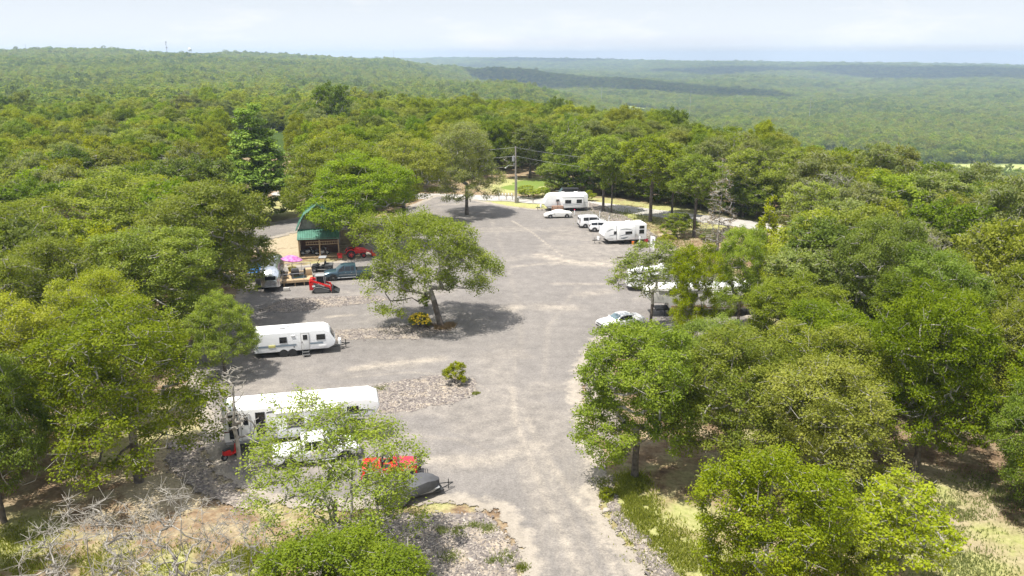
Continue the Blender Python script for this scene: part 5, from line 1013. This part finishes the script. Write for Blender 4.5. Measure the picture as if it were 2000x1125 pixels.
# red farm tractor, nose to the right
c0 = G(683, 507); t = thing('tractor', (c0[0], c0[1] + .8, .07), math.radians(16), 'red farm tractor with a front loader and rear box blade beside the cabin', 'tractor')
for sg in (-1, 1): wheel(t, 0, sg * .72, .62, .36, 'red'); wheel(t, 1.75, sg * .6, .38, .22, 'red'); MB().prism([(math.cos(a) * .72, .68 + math.sin(a) * .66) for a in np.linspace(.1, math.pi - .25, 9)] + [(math.cos(a) * .66, .68 + math.sin(a) * .60) for a in np.linspace(math.pi - .25, .1, 9)], sg * .52, sg * .92).build('fender', 'red', t)
MB().prism([(.55, .62), (.5, 1.28), (1.3, 1.30), (2.05, 1.18), (2.15, 1.05), (2.15, .6)], -.34, .34, 0, .06).build('hood', 'red', t); MB().box((.3, 0, .55), (1.6, .5, .35), 0, .04).build('chassis', 'grey', t)
MB().box((.05, 0, 1.08), (.45, .5, .12), 0, .03).box((-.18, 0, 1.3), (.1, .48, .42), 0, .03).build('seat', 'black', t); MB().cyl((.62, 0, 1.2), (.48, 0, 1.5), .025, 6).cyl((.5, 0, 1.46), (.46, 0, 1.52), .2, 14).build('steering_wheel', 'black', t)
MB().path([(-.35, -.45, .9), (-.42, -.45, 1.75), (-.42, .45, 1.75), (-.35, .45, .9)], .04).build('roll_bar', 'grey', t)
for sg in (-1, 1): MB().path([(.7, sg * .48, .7), (.75, sg * .48, 1.35), (1.9, sg * .5, 1.15), (2.9, sg * .5, .55)], .07).build('loader_arm', 'red', t)
MB().prism([(2.85, .25), (2.85, .85), (2.95, .9), (3.0, .4), (3.45, .3), (3.45, .22)], -.8, .8, 0, .01).build('loader_bucket', 'red', t); MB().prism([(-1.35, .2), (-1.3, .7), (-1.2, .7), (-1.2, .2)], -.75, .75, 0, .01).box((-1.5, .74, .42), (.6, .03, .4)).box((-1.5, -.74, .42), (.6, .03, .4)).cyl((-1.2, 0, .6), (-.5, 0, .6), .04).build('box_blade', 'red', t)
# side by side utility vehicle, nose left
c0 = G(600, 533); t = thing('utility_buggy', (c0[0] + 1.9, c0[1] + .7, .07), math.radians(186), 'black side-by-side buggy with a flat roof beside the deck', 'buggy')
MB().prism([(-1.3, .42), (-1.3, .75), (-.3, .75), (-.2, .5), (.45, .5), (.6, .95), (1.3, .86), (1.45, .6), (1.4, .4)], -.62, .62, 0, .05).build('body', 'black', t); MB().box((-.85, 0, .86), (1.0, 1.25, .24), 0, .03).build('cargo_box', 'grey', t)
for x in (-.95, 1.0):
    for sg in (-1, 1): wheel(t, x, sg * .62, .32, .26, 'rim')
MB().path([(.75, -.6, .9), (.25, -.55, 1.85), (-.35, -.55, 1.85), (-.4, -.6, .8)], .035).path([(.75, .6, .9), (.25, .55, 1.85), (-.35, .55, 1.85), (-.4, .6, .8)], .035).build('roll_cage', 'black', t); MB().box((-.08, 0, 1.90), (.95, 1.25, .06), 0, .02).build('roof', 'lgrey', t); MB().box((-.1, 0, .72), (.5, 1.1, .16), 0, .04).box((-.32, 0, 1.0), (.12, 1.1, .5), 0, .04).build('seat', 'black', t); MB().cyl((.42, .3, 1.0), (.36, .3, 1.05), .17, 12).build('steering_wheel', 'black', t)
# motorcycle under the porch
def motorcycle(t):
    wheel(t, .72, 0, .32, .12, 'rim', out=-1); wheel(t, -.72, 0, .32, .16, 'rim', out=-1)
    MB().prism([(-.35, .42), (-.3, .62), (.3, .66), (.35, .36), (.0, .28)], -.14, .14, 0, .04).build('engine', 'galv', t); MB().prism([(-.02, .72), (.0, .90), (.42, .94), (.48, .80)], -.13, .13, 0, .06).build('fuel_tank', 'black', t); MB().prism([(-.62, .66), (-.7, .80), (-.4, .78), (0, .84), (0, .72), (-.3, .64)], -.13, .13, 0, .04).build('seat', 'black', t)
    MB().cyl((.72, .06, .32), (.42, .06, 1.05), .025, 6).cyl((.72, -.06, .32), (.42, -.06, 1.05), .025, 6).build('fork', 'silver', t); MB().path([(.25, -.38, 1.1), (.42, -.2, 1.08), (.42, .2, 1.08), (.25, .38, 1.1)], .018).build('handlebar', 'silver', t); MB().ball((.55, 0, .95), .09).build('headlight', 'silver', t); MB().path([(.1, -.18, .3), (-.4, -.2, .28), (-1.0, -.2, .34)], .04).build('exhaust', 'silver', t); MB().prism([(-1.08, .42), (-1.0, .66), (-.7, .74), (-.45, .66), (-.7, .68), (-.95, .6)], -.09, .09, 0, .01).build('rear_fender', 'black', t)
# ---- cabin
p, q = G(584, 506), G(664, 502); loc, rz = on(p, q, .03); Wc = math.dist(p, q); 
rz = math.radians(11); t = thing('cabin', loc, rz, 'weathered wooden cabin with a green gambrel roof and a covered front porch', 'cabin')
ey, by, pk = 3.85, 5.75, 7.1; D0, D1 = 2.3, 10.5
def yp(P_, y0, y1): return P_
wall = MB(); wall.prism([(.12, 0), (Wc - .12, 0), (Wc - .12, ey), (Wc - .95, by), (Wc / 2, pk), (.95, by), (.12, ey)], D0, D1); wall.build('wall', 'greyw', t)
def slab(a, b, y0, y1, th=.09):
    d = Vector((b[0] - a[0], 0, b[1] - a[1])).normalized(); n_ = Vector((-d.z, 0, d.x)); n_ = n_ if n_.z > 0 else -n_
    return [(a[0], a[1]), (b[0], b[1]), (b[0] + n_.x * th, b[1] + n_.z * th), (a[0] + n_.x * th, a[1] + n_.z * th)]
rfm = MB()
for sx in (0, 1):
    fx = (lambda x: x) if sx == 0 else (lambda x: Wc - x)
    rfm.prism(slab((fx(-.28), ey - .25), (fx(.9), by + .03), 0, 0), D0 - .55, D1 + .4); rfm.prism(slab((fx(.86), by + .0), (fx(Wc / 2), pk + .04), 0, 0), D0 - .55, D1 + .4)
rfm.build('roof', 'groofy', t)
tr = MB()
for sx in (0, 1):
    fx = (lambda x: x) if sx == 0 else (lambda x: Wc - x)
    for a, b in (((fx(-.26), ey - .22), (fx(.9), by + .05)), ((fx(.9), by + .05), (fx(Wc / 2), pk + .08))): tr.cyl((a[0], D0 - .57, a[1]), (b[0], D0 - .57, b[1]), .07, 4)
tr.build('roof_trim', 'groof', t)
# porch
b = MB(); T = Matrix.Translation((Wc / 2, 1.05, 3.22)) @ Matrix.Rotation(math.atan2(.95, 2.5), 4, 'X'); b.box((0, 0, 0), (Wc + .15, 2.75, .06), 0, 0, T); b.build('porch_roof', 'groof', t)
b = MB()
for x in (.1, Wc * .52, Wc - .1): b.box((x, .15, 1.4), (.16, .16, 2.75))
b.build('porch_posts', 'wood', t); MB().box((Wc / 2, 1.2, .10), (Wc, 2.4, .18), 0, .01).build('porch_floor', 'wood', t); MB().box((Wc / 2, .12, 2.66), (Wc, .16, .2)).box((Wc / 2, -.06, 2.78), (Wc + .1, .05, .18)).build('porch_beam', 'brownw', t)
MB().box((.06, 1.2, 1.45), (.08, 2.2, 2.7)).box((Wc - .06, 1.2, .75), (.08, 2.2, 1.3)).build('side_wall', 'brownw', t); MB().box((Wc / 2, D0 - .02, 1.5), (Wc - .3, .05, 2.8)).build('inner_wall', 'brownw', t)
MB().box((1.2, D0 - .06, 1.2), (.8, .04, 2.0)).build('door', 'brownw', t)
ld = thing('ladder', (0, 0, 0), rz, 'pale wooden ladder hung sideways across the cabin porch', 'ladder'); ld.location = Matrix.Translation(loc) @ Matrix.Rotation(rz, 4, 'Z') @ Vector((Wc * .58, -.02, 2.15))
MB().box((0, 0, .2), (4.4, .05, .07)).box((0, 0, -.2), (4.4, .05, .07)).build('rail', 'wood', ld)
for i in range(14): MB().box((-2.1 + i * .323, 0, 0), (.04, .04, .38)).build('rung', 'wood', ld)
mc = thing('motorcycle', (0, 0, 0), rz + .1, 'dark motorcycle with chrome parts parked under the cabin porch', 'motorcycle'); mc.location = Matrix.Translation(loc) @ Matrix.Rotation(rz, 4, 'Z') @ Vector((Wc * .56, .95, .19)); motorcycle(mc)
mc = thing('motorcycle', (0, 0, 0), rz + .3, 'second motorcycle in the shade at the left end of the cabin porch', 'motorcycle'); mc.location = Matrix.Translation(loc) @ Matrix.Rotation(rz, 4, 'Z') @ Vector((1.15, 1.5, .19)); motorcycle(mc)
# ---- deck
p, q = G(553, 562), G(606, 558); loc, rz = on(p, q); Ld = math.dist(p, q) + .4; Dd = 4.6
t = thing('deck', loc, rz, 'raised pine deck with a thin railing between silver trailer and pickup', 'deck'); MB().box((Ld / 2, Dd / 2, .72), (Ld, Dd, .05)).build('floor_boards', 'wood', t); MB().box((Ld / 2, .02, .58), (Ld, .05, .24)).box((Ld / 2, Dd, .58), (Ld, .05, .24)).box((0, Dd / 2, .58), (.05, Dd, .24)).box((Ld, Dd / 2, .58), (.05, Dd, .24)).build('rim_board', 'wood', t)
for x in (.15, Ld * .4, Ld * .7, Ld - .15): MB().box((x, .12, .27), (.12, .12, .55)).build('leg', 'wood', t)
rl_ = MB()
for x in np.linspace(.05, Ld - .05, 4): rl_.cyl((x, Dd - .05, .74), (x, Dd - .05, 1.75), .03, 5)
for x in (.05, Ld * .35, Ld * .7): rl_.cyl((x, .06, .74), (x, .06, 1.6), .03, 5)
rl_.cyl((.05, Dd - .05, 1.72), (Ld - .05, Dd - .05, 1.72), .03, 5).cyl((.05, Dd - .05, 1.25), (Ld - .05, Dd - .05, 1.25), .02, 5).cyl((.05, .06, 1.58), (Ld * .7, .06, 1.58), .03, 5).build('railing', 'galv', t); MB().box((Ld - .5, 2.3, 1.15), (.9, .9, .8), 0, .02).build('storage_bench', 'wood', t); MB().box((Ld * .55, 1.6, .755), (1.8, 1.6, .015)).build('rug', 'blue', t)
MD = Matrix.Translation(loc) @ Matrix.Rotation(rz, 4, 'Z')
u = thing('patio_umbrella', MD @ Vector((1.3, 2.9, .75)), rz, 'tilted magenta patio umbrella standing on the deck', 'umbrella'); cv = MB(); n = 8; T = Matrix.Translation((0, 0, 2.1)) @ Matrix.Rotation(.12, 4, 'Y')
V = [(0, 0, .42)]
for rr_, zz in ((.75, .22), (1.35, -.12), (1.33, -.20)): V += [(math.cos(6.2832 * i / n) * rr_, math.sin(6.2832 * i / n) * rr_, zz) for i in range(n)]
F = [(0, 1 + i, 1 + (i + 1) % n) for i in range(n)] + [(1 + k_ * n + i, 1 + (k_ + 1) * n + i, 1 + (k_ + 1) * n + (i + 1) % n, 1 + k_ * n + (i + 1) % n) for k_ in range(2) for i in range(n)]
cv.add(V, F, 0, T).build('canopy', 'purple', u, 10); MB().cyl((0, 0, 0), (0, 0, 2.45), .025, 8).cyl((0, 0, 0), (0, 0, .08), .25, 14).build('pole', 'galv', u)
g = thing('grill', MD @ Vector((1.55, 1.6, .75)), rz, 'dark barbecue grill with its lid down on the deck', 'grill'); MB().box((0, 0, .45), (1.0, .55, .5), 0, .03).build('cabinet', 'black', g); MB().prism([(-.5, .72), (-.46, 1.0), (-.3, 1.12), (.3, 1.12), (.46, 1.0), (.5, .72)], -.28, .28, 0, .05).build('lid', 'grey', g)
for sx in (-.45, .45):
    for sy in (-.22, .22): MB().cyl((sx, sy, 0), (sx, sy, .25), .03, 6).build('leg', 'black', g)
f = thing('yellow_float', MD @ Vector((1.25, 3.4, .75)), rz, 'bright yellow plastic tub behind the grill on the deck', 'tub'); MB().cyl((0, 0, .3), (0, 0, .75), .42, 16, 0, .5).build('tub', 'yellow', f); MB().cyl((0, 0, .72), (0, 0, .80), .54, 16).build('lid', 'yellow', f); MB().cyl((0, 0, 0), (0, 0, .3), .15, 10).build('foot', 'black', f)
def chair(x, y, a, lab):
    c = thing('patio_chair', MD @ Vector((x, y, .75)), rz + a, lab, 'chair', 'dark patio chairs on the deck'); MB().box((0, 0, .42), (.48, .48, .05), 0, .01).build('seat', 'black', c); MB().box((-.23, 0, .75), (.04, .46, .55), 0, .01).build('backrest', 'black', c)
    for sx in (-.2, .2):
        for sy in (-.2, .2): MB().cyl((sx, sy, 0), (sx, sy, .42), .018, 5).build('leg', 'black', c)
chair(.45, 1.2, .4, 'dark patio chair at the left end of the deck beside the silver trailer'); chair(2.5, 1.5, 2.6, 'dark patio chair right of the grill on the deck')
cb2 = thing('concrete_block', (*G(560, 569), .07), .1, 'grey concrete block lying in front of the deck', 'block'); MB().box((0, 0, .2), (.7, .4, .4), 0, .03).build('block', 'concrete', cb2); 
# ---- small things
def at(px, py): x, y = G(px, py); return (x, y, .07)
t = thing('bucket', at(1236, 478), 0, 'orange bucket by the rear wheel of the swoosh trailer', 'bucket'); MB().cyl((0, 0, 0), (0, 0, .42), .16, 16, 0, .20).cyl((0, 0, .40), (0, 0, .43), .215, 16).build('tub', 'orange', t); MB().path([(-.2, 0, .4), (-.12, 0, .55), (.12, 0, .55), (.2, 0, .4)], .01).build('handle', 'galv', t)
t = thing('utility_pedestal', at(1249, 480), 0, 'white hookup pedestal with a sagging hose beside the orange bucket', 'pedestal'); MB().box((0, 0, .62), (.14, .14, 1.24), 0, .01).box((0, -.02, 1.15), (.24, .2, .34), 0, .02).build('post', 'white', t); MB().path([(0, -.1, .8), (-.25, -.2, .5), (-.4, -.2, .1), (-.2, -.3, .05)], .03).build('hose', 'white', t)
t = thing('fuel_can', at(1261, 474), .3, 'magenta-red plastic cover on the spare wheel behind the swoosh trailer', 'cover'); MB().box((0, 0, .3), (.62, .45, .55), 0, .1).build('shell', 'pinkred', t); MB().cyl((0, .1, .57), (0, .1, .66), .06, 8).build('cap', 'black', t)
t = thing('notice_board', at(1274, 496), math.radians(28), 'upright white notice board between two weathered posts at the lot edge', 'sign')
for yy in (-.62, .62): MB().box((0, yy, 1.35), (.14, .14, 2.7)).build('post', 'pole', t)
o = MB().box((0, 0, 1.55), (.05, 1.1, 1.9), 0, .01).build('board', 'white', t); MB().box((-.035, -.1, 1.75), (.012, .45, .9)).build('printed_panel', 'lgrey', t); MB().box((.035, -.1, 1.75), (.012, .45, .9)).build('printed_panel', 'lgrey', t)
for px, py, lb in ((1171, 424, 'white utility stub post with a dark cap, left one behind the small white vehicles'), (1189, 434, 'white utility stub post with a dark cap, right one behind the small white vehicles')):
    t = thing('stub_post', at(px, py), .2, lb, 'post'); MB().cyl((0, 0, 0), (.06, 0, 1.1), .075, 8).build('post', 'white', t); MB().cyl((.03, 0, .45), (.04, 0, .62), .08, 8).cyl((.06, 0, 1.08), (.065, 0, 1.16), .09, 8).build('band', 'grey', t)
t = thing('stub_post', at(1122, 421), 0, 'short white pedestal with a red top between covered car and white van', 'post'); MB().box((0, 0, .45), (.16, .16, .9), 0, .02).build('post', 'white', t); MB().box((0, 0, .98), (.2, .2, .16), 0, .02).build('cap', 'pinkred', t)
for px, py, h_, m_, lb in ((1011, 395, .75, 'pole', 'short brown stake just right of the utility pole'), (1013, 396, .7, 'pole', 'second short stake beside the utility pole'), (1041, 396, .8, 'pole', 'short brown stake on the grass verge left of the farthest trailer')):
    t = thing('stake', at(px, py), .2, lb, 'stake'); MB().cyl((0, 0, 0), (0, 0, h_), .09, 8).build('shaft', m_, t); MB().cyl((0, 0, h_), (0, 0, h_ + .05), .1, 8).build('cap', 'black', t)
t = thing('marker_rod', at(1010.5, 393), 0, 'thin yellow marker tube on the guy wire beside the utility pole', 'marker'); MB().cyl((0, 0, 0), (-.3, 0, 2.3), .045, 8).build('tube', 'yellow', t)
# utility pole
px_, py_ = G(1007, 396); t = thing('utility_pole', (px_, py_, 0), 0, 'tall weathered utility pole with a transformer beside the road', 'pole'); MB().cyl((0, 0, 0), (0, 0, 10.8), .20, 12, 0, .13).build('shaft', 'pole', t); MB().cyl((.28, -.1, 0), (.24, -.1, 5.4), .06, 8).build('conduit', 'galv', t)
MB().cyl((-.42, -.1, 8.0), (-.42, -.1, 8.95), .26, 16).cyl((-.42, -.1, 8.95), (-.42, -.1, 9.25), .05, 6).box((-.2, 0, 8.5), (.3, .1, .1)).build('transformer', 'lgrey', t); MB().cyl((-.3, 0, 7.3), (-.3, 0, 7.7), .15, 10).build('insulator', 'lgrey', t); MB().path([(-.1, 0, 7.1), (-1.3, -.2, 7.3), (-1.9, -.3, 6.8)], .04).ball((-1.95, -.3, 6.75), .16).build('lamp_arm', 'galv', t)
def wire(a, b, sag, lb, r_=.018):
    a = Vector(a); b = Vector(b); P_ = [a.lerp(b, i / 16) - Vector((0, 0, sag * 4 * (i / 16) * (1 - i / 16))) for i in range(17)]; o = MB().path(P_, r_, 5).build('power_line', 'lgrey', None); tag(o, lb, 'power line')
wire((px_, py_, 10.6), (px_ + 34, py_ - 16, 10.0), 1.0, 'upper power line running right from the pole top'); wire((px_, py_, 9.0), (px_ + 34, py_ - 16, 8.2), 1.1, 'lower power line running right from the pole')
wire((px_, py_, 10.6), (px_ - 38, py_ + 4, 10.4), 1.0, 'upper power line running left from the pole top'); wire((px_, py_, 9.0), (px_ - 38, py_ + 4, 8.6), 1.0, 'lower power line running left from the pole')
# mailboxes
x0, y0 = G(972, 391.5); x1, y1 = G(1003, 391.5); t = thing('mailbox_stand', ((x0 + x1) / 2, (y0 + y1) / 2, .03), 0, 'wooden mailbox stand with braced posts beside the road', 'mailbox stand')
MB().box((0, 0, 1.0), (2.9, .1, .1)).build('beam', 'brownw', t)
for x in (-1.3, .15, 1.35): MB().box((x, 0, .48), (.1, .1, .98)).build('post', 'pole', t)
for x in (.15, 1.35): MB().cyl((x - .38, 0, .96), (x, 0, .55), .035, 5).cyl((x + .38, 0, .96), (x, 0, .55), .035, 5).build('brace', 'pole', t)
for i in range(5):
    m_ = thing('mailbox', ((x0 + x1) / 2 - 1.2 + i * .6, y0, 1.08), 0, 'white mailbox, number %s from the left on the roadside stand' % ('one', 'two', 'three', 'four', 'five')[i], 'mailbox', 'mailboxes on the roadside stand')
    MB().add([(a, yy, c) for yy in (-.28, .28) for a, c in [(-.13, .0), (-.13, .22), (-.09, .31), (0, .35), (.09, .31), (.13, .22), (.13, 0)]], [(0, 1, 2, 3, 4, 5, 6), (13, 12, 11, 10, 9, 8, 7)] + [(j, j + 7, (j + 1) % 7 + 7, (j + 1) % 7) for j in range(7)]).build('box', 'white', m_); MB().box((.14, -.1, .28), (.02, .04, .16)).build('flag', 'red', m_)
# red cargo jack and junk at the rear of the long trailer
t = thing('scooter', at(452, 896), .9, 'small red scooter at the rear corner of the long white trailer', 'scooter'); wheel(t, .5, 0, .24, .12, 'rim'); wheel(t, -.5, 0, .24, .14, 'rim'); MB().prism([(-.6, .42), (-.55, .72), (-.1, .74), (0, .4), (.3, .38), (.42, .95), (.5, .9), (.42, .3), (-.1, .25)], -.14, .14, 0, .04).build('body', 'red', t); MB().path([(.38, -.28, 1.08), (.44, 0, 1.0), (.38, .28, 1.08)], .02).build('handlebar', 'black', t); MB().box((-.3, 0, .77), (.5, .26, .1), 0, .03).build('seat', 'black', t)
t = thing('log', at(1219, 505), .1, 'dark log lying on the gravel below the swoosh trailer', 'log'); MB().cyl((-1, 0, .12), (.7, .15, .12), .10, 8).cyl((.2, .1, .14), (.7, .6, .2), .04, 6).build('trunk', 'bark', t)
t = thing('blue_tarp', at(460, 870), .3, 'small blue sheet hanging at the rear of the long white trailer', 'tarp'); MB().prism([(0, 0), (.5, 0), (.35, .5), (.15, .9)], -.05, .05, 0, .02).build('sheet', 'bluec', t)
# white building in the woods and tan roof
d = ray(795, 217); D = 265; k = D / math.hypot(d[0], d[1]); hx, hy = d[0] * k, d[1] * k; t = thing('white_building', (hx, hy, float(HT(np.array([hx]), np.array([hy]))[0])), .25, 'white gable end of a building among the distant trees', 'building')
MB().prism([(-2.2, 0), (2.2, 0), (2.2, 7.4), (0, 8.6), (-2.2, 7.4)], 0, 7).build('wall', 'wpaint', t); MB().prism([(-2.4, 7.3), (0, 8.62), (2.4, 7.3), (2.4, 7.5), (0, 8.82), (-2.4, 7.5)], -.3, 7.3).build('roof', 'roofw', t); MB().box((-.6, -.03, 6.2), (.8, .05, 1.0)).build('window', 'glass', t)
# radio mast, water tower, distant pylons
def far(px, D, name, lab, cat, group=None):
    d = ray(px, 110); k = D / math.hypot(d[0], d[1]); x, y = d[0] * k, d[1] * k; return thing(name, (x, y, float(HT(np.array([x]), np.array([y]))[0])), 0, lab, cat, group)
t = far(327, 2350, 'radio_mast', 'grey radio mast with dish clusters on the left skyline', 'radio mast'); z0 = t.location.z; tp = 27 + 2350 * math.tan(math.radians(.97)) - z0
m_ = MB()
for a in range(3): m_.cyl((math.cos(a * 2.09) * 1.1, math.sin(a * 2.09) * 1.1, 0), (math.cos(a * 2.09) * .5, math.sin(a * 2.09) * .5, tp), .22, 5)
for i in range(12): m_.cyl((.9, 0, i * tp / 12), (-.6, .6, (i + 1) * tp / 12), .12, 4)
m_.build('lattice', 'galv', t); MB().box((0, 0, tp - 1), (3.4, 3.4, 2.2), 0, .3).build('antenna_array', 'lgrey', t); MB().box((-.9, 0, tp - 7), (1.6, 1.4, 2.2), 0, .3).build('dish', 'lgrey', t); MB().box((.6, 0, tp - 15), (4.2, 3.4, 2.6), 0, .3).build('antenna_array', 'lgrey', t)
t = far(372, 2350, 'water_tower', 'white domed water tower standing on the left skyline', 'water tower'); z0 = t.location.z; tp = 27 + 2350 * math.tan(math.radians(.62)) - z0
MB().ball((0, 0, tp - 5), 5.2, 0, (1, 1, .8), 3).cyl((0, 0, tp - 7), (0, 0, tp - 3), 5.25, 20).build('tank', 'wpaint', t); MB().cyl((0, 0, 0), (0, 0, tp - 7), 1.1, 10).build('riser', 'white', t)
for a in range(6): MB().cyl((math.cos(a * 1.047) * 5.6, math.sin(a * 1.047) * 5.6, 0), (math.cos(a * 1.047) * 4.8, math.sin(a * 1.047) * 4.8, tp - 7), .3, 6).build('leg', 'white', t)
for px, py0, py1, D, lb in ((1175, 168, 188, 1600, 'pale power line pylon in the valley, left of the taller one'), (1348, 177, 205, 1450, 'tallest pale pylon standing in the valley in the middle distance'), (1583, 192, 205, 1500, 'faint pylon in the valley below the right ridge'), (770, 97, 130, 2600, 'thin mast on the slope left of the hazy far ridge'), (52, 86, 103, 2300, 'thin mast on the skyline near the left edge'), (146, 90, 102, 2300, 'thin mast on the skyline, second from the left edge')):
    d1 = ray(px, py1); d0 = ray(px, py0); hh_ = math.hypot(d1[0], d1[1]); x, y = d1[0] / hh_ * D, d1[1] / hh_ * D; z0 = float(HT(np.array([x]), np.array([y]))[0]); zt = CH + d0[2] / math.hypot(d0[0], d0[1]) * D
    if zt < z0 + 20: zt = z0 + 20
    t = thing('pylon', (x, y, z0), .3, lb, 'pylon'); w = .34 * D / 1500; MB().cyl((0, 0, 0), (0, 0, zt - z0), w, 6, 0, w * .6).build('shaft', 'galv', t); MB().box((0, 0, zt - z0 - 2), (3.5 * (D < 2000) + .8, .4, .5)).build('crossarm', 'galv', t)
# ---------------- clouds that shade the far ridges ----------------
def cloud(px, D, rx, ry, lab=None):
    r_ = ray(px, 120); k = D / math.hypot(r_[0], r_[1]); gxx, gyy = r_[0] * k, r_[1] * k; h = 1150; c = (gxx + SUN.x / SUN.z * h, gyy + SUN.y / SUN.z * h, h)
    bm = bmesh.new(); r = random.Random(int(px)); 
    for i in range(20):
        a = r.uniform(0, 6.28); q = r.uniform(0, .75); m_ = Matrix.Translation((math.cos(a) * q * rx, math.sin(a) * q * ry, r.uniform(-20, 50))) @ Matrix.Diagonal((rx * r.uniform(.35, .5), ry * r.uniform(.35, .5), r.uniform(50, 90), 1))
        bmesh.ops.create_icosphere(bm, subdivisions=3, radius=1, matrix=m_)
    for v in bm.verts: v.co += v.normal * (r.random() - .5) * 40
    me = bpy.data.meshes.new('cloud'); bm.to_mesh(me); bm.free(); me.materials.append(M['cloud'])
    for p in me.polygons: p.use_smooth = True
    o = link('cloud', me); o.location = c; tag(o, kind='structure')
for a in [(1060, 2750, 260, 520), (1210, 2650, 430, 560), (1370, 2500, 200, 400), (1400, 5000, 420, 480), (1790, 4750, 650, 900), (1990, 4650, 700, 900), (1600, 5150, 420, 350), (1330, 1350, 90, 60), (1080, 7000, 600, 500), (900, 5500, 300, 500)]: cloud(*a)
# ---------------- haze ----------------
bm = bmesh.new(); bmesh.ops.create_cube(bm, size=1); me = bpy.data.meshes.new('haze'); bm.to_mesh(me); bm.free()
hz = link('haze', me); hz.dimensions = (1, 1, 1); hz.scale = (19500, 19500, 200); hz.location = (0, 0, -14); tag(hz, 'pale summer haze over the valley and ridges', 'haze', kind='stuff')
m = bpy.data.materials.new('haze_air'); m.use_nodes = True; N = m.node_tree.nodes; N.clear(); o_ = N.new('ShaderNodeOutputMaterial'); v = N.new('ShaderNodeVolumePrincipled')
v.inputs['Color'].default_value = (.62, .80, 1.0, 1); v.inputs['Density'].default_value = .00015; v.inputs['Anisotropy'].default_value = .1
m.node_tree.links.new(v.outputs[0], o_.inputs['Volume']); me.materials.append(m)
